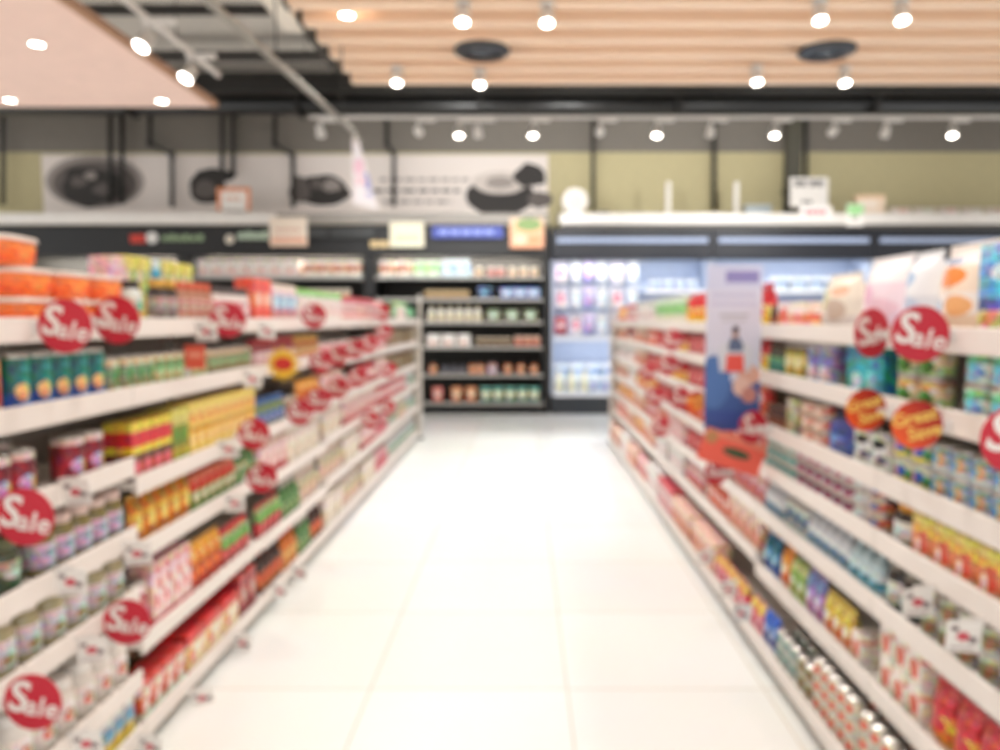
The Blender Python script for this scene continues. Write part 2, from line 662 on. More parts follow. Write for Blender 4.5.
# hanging conduits on and before the back wall
CY = 12.5
dk = mat('2B2926', .55)
for pts, lb in (
    ([(110, 100), (110, 204)], 'first conduit from the wall end, straight drop over the round dish mural'),
    ([(122, 100), (122, 204)], 'second conduit, straight drop over the round dish mural'),
    ([(150, 100), (150, 144), (172, 155), (172, 207)], 'cranked conduit between the dish and the pan murals'),
    ([(222, 100), (222, 170)], 'first of two conduits dropping to the pan mural'),
    ([(233, 100), (233, 176)], 'second of two conduits dropping to the pan mural'),
    ([(275, 100), (275, 144), (293, 156), (293, 207)], 'cranked conduit before the fruit basket mural'),
    ([(387, 100), (387, 143), (394, 155), (394, 206)], 'cranked conduit through the lines of mural text'),
    ([(593, 100), (593, 210)], 'black conduit beside the round white sign on the ledge'),
    ([(714, 100), (714, 210)], 'black conduit between the two white posts'),
    ([(806, 100), (806, 180)], 'black conduit above the white ledge price card'),
    ([(3, 60), (3, 205)], 'black conduit at the edge of the olive wall'),
):
    P = [at_y(x, y, CY) for x, y in pts]
    pipe('wall_conduit', 'Black ' + lb if not lb.startswith('black') else lb.capitalize(), 'conduit', P, .036, dk, None, [p for p in P[1:-1]])
pcol = [at_y(800, y, 12.55) for y in (105, 212)]
sqd = thing('square_duct', 'grey square column duct on the olive wall behind the price card', 'duct', (pcol[0].x, 12.54, pcol[1].z), mb=MB().box((-.22, -.09, 0), (.02, .09, pcol[0].z - pcol[1].z), mat('5B584C', .6), .01))
link('wall_mount', MB().box((-.24, .06, .3), (.04, .1, .36), dk), sqd)
g = at_z(207, 0, 3.3)
g2 = at_z(352, 130, 3.3)
gd = (g - g2).normalized()
pipe('hanging_rail', 'long pale grey rail under the ceiling carrying the white hanging banner', 'rail', [g + gd * 3, g2], .028, mat('A9A69C', .4, .3))
for k, (d, lb) in enumerate(((.3, 'far'), (1.9, 'near'))):
    p = g2 + gd * d
    pipe('suspension_rod', f'thin dark rod holding the {lb} part of the grey hanging rail', 'rod', [p + Vector((0, 0, .03)), (p.x, p.y, CEIL_Z)], .006, dk)
# hanging banner
b0 = at_y(353, 132, g2.y)
bw = MB()
w1, h1 = .1, .62
q = [(0, 0), (.07, -.02), (.24, -.66), (.0, -.6)]
bw.add([(x, -.002, z) for x, z in q] + [(x, .002, z) for x, z in q], [[0, 3, 2, 1], [4, 5, 6, 7], [0, 1, 5, 4], [1, 2, 6, 5], [2, 3, 7, 6], [3, 0, 4, 7]],
       print_mat([(0, 'F6F4F6'), (.1, 'F2EFF4')], [('o', .25, .62, .22, .12, 'F2CFE0'), ('r', .62, .42, .14, .12, 'A9AEDB'), ('r', .3, .42, .2, .06, 'F5D8E2'), ('r', .7, .22, .2, .04, 'C9CCE8')]))
bn = thing('hanging_banner', 'white banner with pink and lilac print hanging from the grey rail', 'banner', (b0.x - .01, b0.y, 3.3 - .095), mb=bw)
link('hem_bar', MB().box((-.01, -.006, -.008), (w1 - .01, .006, .008), mat('D8D4CE', .4)), bn)
link('clip', MB().box((.01, -.012, .008), (.05, .012, .064), mat('C9C5BE', .4), .004), bn)

LIGHTS = []


def spot_lamp(loc, target, energy, angle=80, size=.05, colr=(1, .99, .975)):
    ld = bpy.data.lights.new('spot', 'SPOT')
    ld.energy = energy
    ld.spot_size = math.radians(angle)
    ld.spot_blend = .7
    ld.shadow_soft_size = size
    ld.color = colr
    o = bpy.data.objects.new('spot', ld)
    COL.objects.link(o)
    o.location = loc
    d = Vector(target) - Vector(loc)
    o.rotation_euler = d.to_track_quat('-Z', 'Y').to_euler()


LENS = mat('FFF7EC', .3, emit=12)
LENS_DIM = mat('FFF3E0', .3, emit=1.1)
WMET = mat('E9E5DF', .35)


def track_spot(track_pt, aim, bright, label, group, adapter_len=.2, energy=60, angle=75):
    """adapter under a track at track_pt, short stem and a tilted cylindrical head with its lens"""
    tp = Vector(track_pt)
    o = thing('track_spotlight', label, 'spotlight', tp, group=group)
    link('adapter', MB().box((-.02, -.018, -.05), (adapter_len, .018, -.012), WMET, .004), o)
    link('stem', MB().tube([(0, 0, -.05), (0, 0, -.11)], .012, WMET), o)
    d = (Vector(aim) - tp).normalized()
    R = d.to_track_quat('Z', 'Y').to_matrix().to_4x4()
    R.translation = Vector((0, 0, -.15))
    hd = MB().lathe([(.02, -.06), (.042, -.05), (.05, .05), (.055, .055), (.055, .07), (.048, .07), (.045, .045), (.0001, .045)], WMET, 18, tr=R, cap=True)
    h = link('lamp_head', hd, o)
    link('lens', MB().lathe([(.0001, .064), (.046, .066)], LENS if bright else LENS_DIM, 18, tr=R, cap=False), h)
    spot_lamp(tp + Vector((0, 0, -.15)) + d * .09, aim, energy * (1 if bright else .35), angle if bright else 100)
    return o


# track and spotlights before the back wall
TY = 9.0
tz = at_y(700, 117.5, TY).z
tx0, tx1 = at_y(310, 118, TY).x, 6.6
tr = thing('lighting_track', 'long white lighting track hanging before the back wall', 'lighting track', (tx0, TY, tz), mb=MB().box((0, -.018, -.012), (tx1 - tx0, .018, .02), WMET, .003))
for x in (1.0, 2.9, 4.8, 6.7):
    pipe('track_wire', 'thin wire holding the long white lighting track', 'wire', [(tx0 + x, TY, tz + .02), (tx0 + x, TY, CEIL_Z)], .004, dk, 'wires holding the long lighting track')
track_list = [(320, 0), (418, 0), (459, 1), (478, 0), (533, 1), (600, 0), (657, 1), (711, 0), (775, 1), (834, 0), (886, 0), (953, 1)]
for i, (px, br) in enumerate(track_list):
    p = at_y(px, 118, TY)
    wash = i in (1, 5, 9)
    aim = (p.x * .9, 7.9, 0) if br else ((p.x + .2, WALL_Y, 3.7) if wash else (p.x + .2, 11.6, 0.4))
    track_spot((p.x, TY, tz), aim, br, f"{'Bright' if br else 'Dim'} white spotlight on the long track before the wall, {ORD[i]} from its banner end", 'spotlights on the long track', energy=150 if br else (300 if wash else 290))
# track beside the plaster panel
a0, a1 = at_z(120, 0, 3.5), at_z(222, 76, 3.5)
sx = (a0.x + a1.x) / 2
thing('lighting_track', 'short white lighting track beside the pink plaster ceiling panel', 'lighting track', (sx, -3, 3.5), mb=MB().box((-.018, 0, -.012), (.018, a1.y + 3, .022), WMET, .003))
for px, py, lb in ((133, 22, 'nearer'), (185, 57, 'farther')):
    p = at_z(px + 10, py - 5, 3.5)
    o = track_spot((sx, p.y, 3.5), (sx - .9, p.y - 1.6, 1.0), 1, f'{lb} white spotlight on the track beside the pink ceiling panel', 'spotlights beside the pink panel', energy=60)
for yy in (1.0, 5.6):
    pipe('track_wire', f"thin wire holding the {'far' if yy > 3 else 'near'} part of the short side track", 'wire', [(sx, yy, 3.52), (sx, yy, CEIL_Z)], .004, dk)


def downlight(loc, r, label, group, energy=40, emit=LENS):
    o = thing('ceiling_downlight', label, 'ceiling light', loc, group=group)
    link('trim_ring', MB().lathe([(r * 1.25, -.002), (r * 1.22, -.01), (r * 1.0, -.006), (r * .97, .02)], WMET, 20, cap=False), o)
    link('lens', MB().lathe([(.0001, -.004), (r, -.003)], emit, 20, cap=False), o)
    if energy:
        spot_lamp(Vector(loc) + Vector((0, 0, -.02)), Vector(loc) + Vector((0, 0, -3)), energy, 120)


for px, py, lb in ((37, 44, 'nearest of three on the pink panel'), (10, 100, 'at the far edge of the pink panel'), (162, 101, 'at the far corner of the pink panel')):
    downlight(at_z(px, py, PANEL_Z), .048, f'Recessed round downlight {lb}', 'downlights in the pink panel', 150)
downlight(at_z(347, 15, WZ), .055, 'Recessed round downlight in the timber slats near their stepped edge', 'downlights in the timber slats', 60)
# surface spots on the timber slats
rows = [((463, 17), 'first'), ((547, 18), 'second'), ((820, 15), 'third'), ((902, 15), 'fourth'), ((397, 80), 'fifth'), ((480, 82), 'sixth'), ((757, 79), 'seventh'), ((845, 80), 'eighth')]


def slat_spot(x, y, label, bright=1, energy=46):
    o = thing('ceiling_spotlight', label, 'spotlight', (x, y, WZ), group='spotlights on the timber slats')
    link('base_plate', MB().lathe([(.06, -.012), (.06, 0)], WMET, 16), o)
    link('stem', MB().tube([(0, 0, -.012), (0, 0, -.05)], .012, WMET), o)
    d = Vector((0, -.35, -1)).normalized()
    R = d.to_track_quat('Z', 'Y').to_matrix().to_4x4()
    R.translation = Vector((0, 0, -.1))
    h = link('lamp_head', MB().lathe([(.03, -.07), (.05, -.06), (.056, .05), (.056, .065), (.048, .065), (.045, .05), (.0001, .05)], WMET, 16, tr=R), o)
    link('lens', MB().lathe([(.0001, .06), (.043, .062)], LENS, 16, tr=R, cap=False), h)
    spot_lamp((x, y - .06, WZ - .19), (x * 1.02, y - .5, 0), energy, 110, .06)


for (px, py), lb in rows:
    p = at_z(px, py - (13 if py > 50 else 15), WZ)
    where = 'far row' if py > 50 else 'nearer row'
    slat_spot(p.x, p.y, f'White spotlight on the timber slats, {lb} counting from the {where} near the stepped edge')
for j, y in enumerate((4.75, 3.2, 1.6, 0.0, -1.6)):
    for k, x in enumerate((-.48, .15, .75, 2.36, 3.0)):
        slat_spot(x, y, f'White spotlight on the timber slats above the near aisle, {ORD[j]} row, {ORD[k]} from the left', 1, 36 if j < 2 else 20)

# round black ceiling speakers
for px, lb in ((482, 'beside the banner half of the slats'), (827, 'beside the chiller half of the slats')):
    p = at_z(px, 50, WZ)
    o = thing('ceiling_diffuser', f'round black ceiling air diffuser {lb}', 'air diffuser', (p.x, p.y, WZ - .03), group='round diffusers in the timber slats',
              mb=MB().lathe([(.25, .03), (.25, .012), (.235, 0), (.2, .004)], mat('2C2E31', .4), 32, cap=False))
    for r in (.17, .11):
        link('ring_vane', MB().lathe([(r + .03, .012), (r, -.004), (r - .012, .0)], mat('3B4046', .35), 28, cap=False), o)
    link('centre_disc', MB().lathe([(.0001, -.004), (.07, -.003), (.075, .01), (.2, .024)], mat('46505C', .3), 28, cap=False), o)

# ------------------------------------------------------------------ shelving
XL, XR = -1.31, 1.10
RAIL = rail_mat()
STEEL = mat('E4DED6', .4)
STEELB = mat('CFC8BE', .45)
BACKP = mat('B9AFA4', .6)
PLINTH = mat('8B857B', .6)
LEFT_D = [1.28, 2.5, 3.72, 4.94, 6.16, 7.38, 8.6, 9.3]
RIGHT_D = [1.13, 2.30, 3.47, 4.64, 5.81, 6.98, 8.15, 9.05]
LEFT_Z = {0: [.08, .27, .56, .77, 1.005, 1.24, 1.47], 1: [.08, .38, .705, .935, 1.24, 1.47], 2: [.08, .37, .66, .92, 1.24, 1.47]}
for i in (3, 4, 5, 6):
    LEFT_Z[i] = [.08, .40, .69, .93, 1.2, 1.47]
RIGHT_Z = {i: [.08, .335, .605, .815, 1.0, 1.235, 1.445] for i in (0, 1)}
for i in (2, 3, 4, 5, 6):
    RIGHT_Z[i] = [.08, .38, .61, .83, 1.04, 1.25, 1.45]
SHN = {7: ['bottom', 'sixth', 'fifth', 'fourth', 'third', 'second', 'top'], 6: ['bottom', 'fifth', 'fourth', 'third', 'second', 'top']}


def bay_name(side, i):
    return f'{ORD[i]} {side} bay'


def shelf_name(side, i, lv):
    zs = (LEFT_Z if side == 'left' else RIGHT_Z)[i]
    return SHN[len(zs)][lv] + ' shelf'


def front_x(side, lv):
    if side == 'left':
        return XL
    return XR - (.07 if lv == 0 else 0)


def shelving_unit(side, i):
    D = LEFT_D if side == 'left' else RIGHT_D
    zs = (LEFT_Z if side == 'left' else RIGHT_Z)[i]
    d0, d1 = D[i], D[i + 1]
    L = d1 - d0
    s = -1 if side == 'left' else 1
    xf = XL if side == 'left' else XR
    dep = .46
    last = i == 6
    lb = f'white metal shelving bay, {ORD[i]} from the near end, {side} side of the aisle'
    u = thing('shelving_unit', lb[0].upper() + lb[1:], 'shelving', (xf, d0, 0), group=f'shelving bays on the {side} side of the aisle')

    def bx(x0, x1, y0, y1, z0, z1, m, bev=0.0):
        a, b = sorted((s * x0, s * x1))
        return MB().box((a, y0, z0), (b, y1, z1), m, bev)
    link('back_panel', bx(dep, dep + .02, .004, L - .004, .02, zs[-1] + .03, BACKP), u)
    for y in ((.0, .035) if not last else (.0,)):
        pass
    link('upright', bx(dep - .035, dep - .001, .001, .03, 0, zs[-1] + .03, STEELB), u)
    link('base_plinth', bx(.06, .09, .002, L - .002, 0, .055, PLINTH), u)
    for lv, z in enumerate(zs):
        off = -.07 if (side == 'right' and lv == 0) else 0
        b = MB().join(bx(off + .006, dep - .002, .003, L - .003, z - .014, z + .008, STEEL, .002))
        sh = link('shelf', b, u)
        rl = bx(off - .006, off + .006, .003, L - .003, z - .033, z + .034, RAIL, .003)
        link('price_rail', rl, sh)
        if lv:
            for y in (.012, L - .02):
                a = MB()
                x0, x1 = off + .2, dep - .002
                pr = [(s * x0, z - .014), (s * x1, z - .014), (s * x1, z - .045), (s * (x0 + .1), z - .028)]
                vs = [(p, y, q) for p, q in pr] + [(p, y + .004, q) for p, q in pr]
                a.add(vs, [[0, 1, 2, 3], [7, 6, 5, 4], [0, 4, 5, 1], [1, 5, 6, 2], [2, 6, 7, 3], [3, 7, 4, 0]], STEELB)
                link('bracket', a, sh)
    if last:
        e = link('end_frame', bx(-.05, -.015, L, L + .035, .03, zs[-1] + .33, STEEL, .004), u)
        link('foot', bx(-.06, -.005, L - .01, L + .045, 0, .03, mat('3A3734', .6), .004), e)
        link('end_panel', bx(-.01, dep + .02, L + .005, L + .022, .05, zs[-1] + .03, STEELB), u)
    return u


for i in range(7):
    shelving_unit('left', i)
    shelving_unit('right', i)

# ------------------------------------------------------------------ product designs
def busy_print(*a, **k):
    return print_mat(*a, **k, busy=True)


P = busy_print


def lab_oval(bg, oval, band=None, txt='FFFFFF', band2=None):
    bands = [(0, band2 or bg), (.16, bg)] + ([(.78, band)] if band else [])
    return P(bands, [('o', .42, .5, .3, .22, oval), ('r', .42, .5, .18, .07, txt)], text=None)


orange = mat('FF7B33', .35, coat=.3)
tubW = mat('F6E9DD', .35)
PR = {}
PR['orange_tub'] = tub(.088, .08, orange, tubW, P([(0, 'FF7A2E'), (.8, 'FF9A50')], [('o', .5, .5, .2, .25, 'FF8D45')]), 4, 'food_tub')
PR['yellow_jar'] = jar(.045, .13, mat('E9B948', .2, coat=.6), WHITE, P([(0, 'F2D070'), (.6, 'F6E7A8')]))
PR['white_jar_green'] = jar(.048, .155, mat('DDE6DF', .25, coat=.6), mat('3A2F2B', .4), P([(0, 'E0A36A'), (.35, 'EDF3F0'), (.6, 'BFD9C9')], [('o', .45, .55, .2, .2, '7FB090')]))
PR['dark_jar'] = jar(.035, .17, mat('3A2C28', .2, coat=.7), mat('D9A84A', .4), P([(0, '5A4A48'), (.5, 'B8A69C')], text='E8DCD2'))
PR['peach_jar'] = jar(.035, .17, mat('B9846C', .2, coat=.6), mat('D8684A', .4), P([(0, 'D9A88F'), (.4, 'EBC7B2')], text='8E5A4A'))
PR['white_jar_dark'] = jar(.036, .165, mat('E8DEDA', .25, coat=.5), mat('4E4646', .4), P([(0, 'F1E9E6'), (.55, 'E3B4B4')], text='C06A70'))
PR['yellow_box'] = carton(.085, .09, .265, P([(0, 'E9D767'), (.5, 'F3EDC2'), (.78, 'EDE07C')], [('r', .5, .6, .2, .2, 'B6C36A')]))
PR['cyan_box'] = carton(.07, .09, .265, P([(0, '5FBCC9'), (.6, '57B6D0'), (.85, 'DDEFF0')]))
PR['pink_roof_box'] = carton(.09, .09, .255, P([(0, 'F3A2B4'), (.7, 'F4C6CF')]))
PR['coral_box'] = carton(.12, .1, .225, P([(0, 'EE6B5C'), (.35, 'F08A78'), (.7, 'EC6355')], [('o', .45, .55, .3, .15, 'F7C3B4')]))
PR['blue_pink_box'] = carton(.13, .08, .21, P([(0, 'D9A0A8'), (.3, '8FB6DC'), (.7, 'F0D8D4')], [('o', .4, .5, .25, .2, 'E9EEF6'), ('r', .6, .3, .2, .1, 'D8788A')]))
PR['cream_green_box'] = carton(.14, .1, .2, P([(0, 'F2E6E0'), (.8, '9CCB7C')], [('o', .5, .45, .3, .2, 'E7B3B6')]))
PR['pink_box'] = carton(.13, .1, .19, P([(0, 'E9A0A8'), (.3, 'F3DAD9'), (.75, 'D8606C')], [('r', .5, .5, .3, .12, 'C9525F')]))
PR['teal_tin'] = can(.0425, .158, P([(0, '2E6FC4'), (.3, '1F7F80'), (.36, '1B8279')], [('o', .34, .34, .22, .18, 'F2BE7A'), ('r', .5, .78, .25, .05, '53A79E')]), WHITE)
PR['salmon_tin'] = can(.05, .158, P([(0, 'F4E5DA'), (.12, 'EE8C62'), (.7, 'F0A07C')], [('o', .4, .35, .3, .18, 'D93A2B')]), WHITE)
PR['green_stripe_tin'] = can(.034, .125, P([(0, 'C7C79A'), (.2, '8FB183'), (.8, 'DAD9B4')], [('o', .42, .45, .16, .25, '4E8A4A'), ('o', .62, .4, .1, .12, 'CF7A5C')]))
PR['light_green_tin'] = can(.036, .125, P([(0, 'B9C88F'), (.5, 'A4C082'), (.85, 'D9DDB5')], [('o', .42, .45, .2, .25, 'C9D99C'), ('r', .4, .7, .2, .08, '6E9A54')]))
PR['olive_tin'] = can(.036, .12, P([(0, '8A9160'), (.5, '9CA274'), (.8, 'C9C9A4')], [('o', .4, .5, .2, .2, 'B5B98C')]))
PR['maroon_tin'] = can(.046, .135, P([(0, 'B23A4A'), (.6, '98303E'), (.86, 'E8D5D2')], [('o', .36, .32, .24, .2, 'C9B4DA'), ('o', .62, .3, .14, .18, 'E0A35C')]))
PR['red_yellow_box'] = carton(.07, .1, .2, P([(0, '6B4030'), (.1, 'D8553E'), (.3, '7A4A3A'), (.46, 'F0D048'), (.58, 'E23B48'), (.84, 'E9CF58')], [('o', .5, .2, .3, .14, 'E9768A')]))
PR['orange_grid_box'] = carton(.078, .1, .22, P([(0, 'EFC24E'), (.2, 'F0B848'), (.55, 'EFCB6E')], [('o', .4, .7, .3, .1, 'E8923E'), ('o', .4, .3, .3, .12, 'F4E2A0'), ('r', .5, .5, .45, .04, 'D9822F')], text='F7E29A'))
PR['green_yellow_box'] = carton(.06, .1, .21, P([(0, 'C7B043'), (.3, '8FA048'), (.7, 'E2D27C')], [('o', .45, .5, .3, .2, '6E8B3C')]))
PR['dkgreen_jar'] = jar(.048, .15, mat('3F4A35', .2, coat=.6), mat('6A6E4C', .4), P([(0, '4E6A4C'), (.5, 'B7B79A')], [('o', .4, .5, .25, .2, 'D8D4C4')]))
PR['olive_jar'] = jar(.042, .155, mat('7F7444', .2, coat=.6), mat('E9CFC6', .4), P([(0, 'C6BBD0'), (.6, 'D9CEDA')], [('r', .4, .6, .2, .15, 'A9A0B0')]))
PR['mustard_pouch'] = pouch(.085, .05, .175, P([(0, 'D99A35'), (.5, 'E3A840'), (.8, 'C98A2C')], [('o', .42, .5, .25, .2, 'F0C468'), ('r', .5, .22, .3, .06, '9C5A24')]), mat('E0AC50', .4))
PR['red_green_packet'] = pouch(.07, .045, .16, P([(0, '6FA24C'), (.45, '9CBF6A'), (.55, 'D9533F'), (.8, 'E98A72')], [('o', .42, .4, .25, .15, 'E8E0B4')]), mat('C7503C', .4), name='snack_packet')
PR['green_bottle'] = bottle(.034, .2, mat('5E8F58', .2, coat=.5), mat('E8E2D8', .4), P([(0, '8CBF7A'), (.5, 'C9DDB0')], [('o', .4, .5, .25, .2, '4E7F48')]))
PR['grey_jar'] = jar(.046, .17, mat('B3AA84', .2, coat=.6), mat('EDE6E0', .4), P([(0, 'D6D2D6'), (.7, 'E6E0E2')], [('o', .4, .3, .2, .2, '9C9560')]))
PR['red_tin'] = can(.05, .19, P([(0, 'C3283A'), (.4, 'CF3244'), (.85, 'E6D8D4')], [('o', .4, .55, .25, .2, 'E27A84')]))
PR['pink_white_pack'] = carton(.075, .09, .225, P([(0, 'E6606C'), (.12, 'F6DCDC'), (.8, 'F3C8CA')], [('o', .35, .4, .2, .12, 'DE5566'), ('o', .7, .65, .2, .12, 'DE5566'), ('r', .5, .9, .3, .05, 'D84A5C')]))
PR['amber_pack'] = pouch(.075, .06, .2, P([(0, 'C9502E'), (.3, 'E79A3C'), (.7, 'F0B24C')], [('o', .42, .5, .28, .2, 'D9622F'), ('r', .5, .8, .3, .05, 'F6DC8A')]), mat('EBAF4C', .4), name='snack_packet')
PR['red_leaf_pack'] = pouch(.075, .06, .17, P([(0, 'B9303A'), (.35, 'C23E40'), (.5, '8DBB68'), (.75, 'C9DBA0'), (.88, 'CC3C44')], [('o', .42, .25, .3, .14, 'E58A80')]), mat('C93C40', .4), name='snack_packet')
PR['flower_jar'] = jar(.045, .17, mat('E6DFD6', .25, coat=.5), WHITE, P([(0, 'F1EBE6'), (.9, 'F1EBE6')], [('o', .36, .45, .17, .26, 'D9684F'), ('o', .36, .45, .08, .12, 'F0C0A8'), ('o', .7, .3, .16, .2, '93A070')]))
PR['flower_pack'] = carton(.08, .1, .14, P([(0, 'DDE2D0'), (.2, 'E36A5C'), (.6, 'F0C0B4'), (.8, 'DB4A48')], [('o', .4, .35, .22, .15, 'F3F0E6'), ('o', .65, .6, .18, .12, 'F6EDE2'), ('o', .3, .75, .15, .1, 'CFE0B8')]))
PR['red_cream_box'] = carton(.17, .32, .155, P([(0, 'E8BC9A'), (.1, 'F4DEC0'), (.66, 'F2D2B0'), (.72, 'DC3C40')], [('o', .2, .4, .12, .2, 'DE6A50')]), P('D63840', text='C02C36', tscale=2))
PR['dark_red_box'] = carton(.1, .24, .2, P([(0, 'A83840'), (.5, 'C04A4C')], [('o', .5, .5, .3, .2, 'DDA49C')]))
PR['olive_sack'] = pouch(.12, .07, .13, P([(0, '575032'), (.5, '6B6340')], text='8A8258'), mat('605838', .5), name='produce_bag')
PR['mini_blue_box'] = carton(.06, .08, .14, P([(0, 'E9C95C'), (.35, '9FB4C9'), (.7, 'E9E6E0')], [('o', .4, .6, .25, .15, '5A86B8')]))
PR['ruby_jar'] = jar(.036, .15, mat('8A2E34', .2, coat=.6), mat('B03A40', .4), P([(0, 'D9C2BC'), (.5, 'C9555A')], text='F0E0DC'))
PR['amber_jar'] = jar(.038, .15, mat('B06A34', .2, coat=.6), mat('D9B25C', .4), P([(0, 'E3C08A'), (.5, 'D99A54')], text='8A4A28'))
PR['green_blue_jar'] = jar(.04, .16, mat('6F8A5A', .2, coat=.6), mat('4A6FA8', .4), P([(0, '8FB0C9'), (.5, 'B9C99A')], [('o', .4, .5, .2, .2, '3C6AA8')]))
PR['red_white_can'] = can(.042, .135, P([(0, 'C9303C'), (.42, 'F3E6E2'), (.95, 'D2444E')], [('o', .4, .7, .22, .16, 'E7A0A0'), ('r', .4, .22, .25, .06, 'F2D8D4')]))
PR['white_red_pack'] = carton(.11, .09, .19, P([(0, 'D23442'), (.3, 'F6E9E4'), (.7, 'EFC6C2')], [('o', .4, .5, .25, .18, 'D8404C')]))
PR['red_pack'] = pouch(.11, .07, .19, P([(0, 'C72636'), (.3, 'DA4450'), (.7, 'E88A8A')], [('o', .42, .5, .28, .16, 'F5E2DC')]), mat('CE3340', .4), name='snack_packet')
PR['cream_box'] = carton(.15, .12, .2, P([(0, 'EDE0D2'), (.5, 'F4EAE0')], [('o', .4, .5, .22, .16, 'E0B8A0'), ('r', .5, .8, .3, .06, 'D9A090')]))
PR['cream_pack'] = pouch(.12, .08, .2, P([(0, 'EAD8C4'), (.5, 'F3E8DC')], [('o', .42, .5, .25, .18, 'D9B48A'), ('r', .5, .75, .3, .06, '9CB07A')]), mat('EEE2D4', .4), name='snack_packet')
PR['pink_pack'] = pouch(.11, .08, .19, P([(0, 'E29A9C'), (.5, 'F0C8C4')], [('o', .42, .5, .28, .18, 'CF4E5C')]), mat('E8A8AA', .4), name='snack_packet')
PR['brown_bottle'] = bottle(.035, .23, mat('3B241C', .15, coat=.6), mat('C7402E', .4), P([(0, 'D98A4A'), (.5, 'E0B070')], [('o', .4, .5, .25, .22, 'B33A2A')]))
PR['orange_bottle'] = bottle(.036, .21, mat('D97A34', .2, coat=.5), mat('C9342C', .4), P([(0, 'E8B460'), (.6, 'D9503A')]))
PR['green_pack'] = pouch(.12, .07, .19, P([(0, '2F7F4C'), (.5, '4E9A62'), (.8, '2C2A28')], [('o', .42, .5, .25, .2, 'A9D4A0')]), mat('3A8A54', .4), name='snack_packet')
PR['brown_carton'] = carton(.2, .2, .17, P([(0, '9C7B60'), (.5, 'B08E70')], text='86664C'), name='cardboard_carton')
PR['white_green_pack'] = pouch(.13, .08, .2, P([(0, 'E6E8E2'), (.5, 'F2F2EE')], [('o', .42, .45, .25, .2, '7FA07C'), ('r', .5, .75, .3, .06, '7C8C98')]), mat('EDEDE8', .4), name='snack_packet')

# right side
PR['blue_sky_box'] = carton(.19, .1, .225, P([(0, 'F0DCC8'), (.3, '5E68B4'), (.42, '79B4E6'), (.8, '8CC2EC')], [('o', .5, .7, .25, .1, 'E6F0F6'), ('o', .3, .2, .25, .1, 'D9B07A')]))
PR['orange_white_bag'] = pillow(.27, .15, .25, print_mat([(0, 'F2D9BE'), (.25, 'F8EFE6'), (.5, 'F7E2CC'), (.8, 'F4E9E2')], [('o', .45, .68, .26, .12, 'F0904A'), ('o', .6, .35, .2, .12, 'F3B87C'), ('r', .4, .86, .2, .04, '9AA8C4'), ('o', .25, .35, .08, .08, '8FB4DC')], rough=.25), mat('F6EEE6', .3), 'flour_bag', .1)
PR['white_blue_bag'] = pillow(.16, .13, .245, print_mat([(0, 'DDE2EA'), (.5, 'EDF0F4')], [('o', .4, .72, .25, .1, 'A9C4E2'), ('o', .55, .35, .25, .14, 'C4D2E6')], rough=.25), mat('F0F2F4', .3), 'flour_bag', .1)
PR['pink_white_bag'] = pillow(.29, .15, .25, print_mat([(0, 'E6CFE0'), (.3, 'F1DDE6'), (.7, 'FAF6F7')], [('o', .35, .55, .22, .14, 'E9B8D0'), ('o', .65, .35, .25, .14, 'EBC6D4'), ('r', .3, .12, .2, .06, 'D4A8CC')], rough=.25), mat('FAF6F6', .3), 'flour_bag', .1)
PR['cream_bag'] = pillow(.31, .14, .215, print_mat([(0, 'CFC6C0'), (.3, 'E0D8C8'), (.6, 'E9E0D0')], [('o', .35, .6, .2, .2, 'D8D8A8'), ('o', .65, .4, .2, .2, 'C4B0A0'), ('o', .7, .75, .15, .1, 'F0B49A')], rough=.25), mat('EFE8DE', .3), 'flour_bag', .2)
PR['coral_white_box'] = carton(.3, .1, .115, P([(0, 'F3C0AC'), (.3, 'F1907C'), (.6, 'F8E6DE')], [('o', .25, .6, .12, .25, 'EE5A40')]))
PR['small_dark_jar'] = jar(.035, .11, mat('4A2E26', .2, coat=.6), mat('6A4A3E', .4), P([(0, 'A8644A'), (.5, '7A4A3A')]))
PR['aqua_can'] = can(.046, .09, P([(0, 'DDE9DE'), (.35, 'F0F2EC'), (.6, '8CC09A'), (.85, 'B9D8C0')], [('o', .6, .35, .3, .3, '8FBCE6'), ('o', .25, .4, .15, .2, 'EFC09C')]))
PR['garden_can'] = can(.046, .09, P([(0, 'C9D8A4'), (.3, 'EFE3C8'), (.75, 'D8B88C')], [('o', .65, .35, .22, .3, '4E8A3C'), ('o', .3, .4, .16, .2, '6FA24C'), ('r', .55, .75, .25, .1, 'EBA06A')]))
PR['teal_box'] = carton(.26, .11, .172, P([(0, '2B93A8'), (.4, '2E9CB0'), (.75, '2A7F98')], [('o', .3, .3, .14, .18, 'BFE0E2'), ('o', .7, .35, .14, .2, '8CCAD2'), ('r', .5, .7, .3, .08, '5AB6C4')], text='3FA9BA'))
PR['purple_tin'] = can(.056, .16, P([(0, 'C9B4C4'), (.25, '8C7FB4'), (.6, '9C8CC0'), (.9, 'B4A6D0')], [('o', .6, .3, .3, .2, 'E0CCD8')], text='A898C8'))
PR['yellow_tin'] = can(.052, .15, P([(0, 'C9B45A'), (.4, 'E2CC74'), (.8, '8A6A34')], [('o', .6, .5, .25, .2, 'F0E4A8')]))
PR['dkteal_jar'] = jar(.045, .15, mat('4A4A34', .2, coat=.6), mat('4E3A2A', .4), P([(0, '3F8A84'), (.5, '6F9A80')]))
PR['bluegrey_can'] = can(.044, .075, P([(0, 'D8DCE2'), (.3, 'A8B8CC'), (.7, '8FA4C0')], [('o', .65, .5, .2, .3, 'E2B88A'), ('o', .4, .45, .2, .25, '6A94C8')]))
PR['bright_can'] = can(.044, .075, P([(0, 'E9DC6A'), (.3, 'F2EDDC'), (.8, 'D8E0D0')], [('o', .68, .55, .18, .3, '3E68B8'), ('o', .4, .5, .16, .25, 'E27AA0'), ('o', .9, .4, .1, .25, '5AA86A')]))
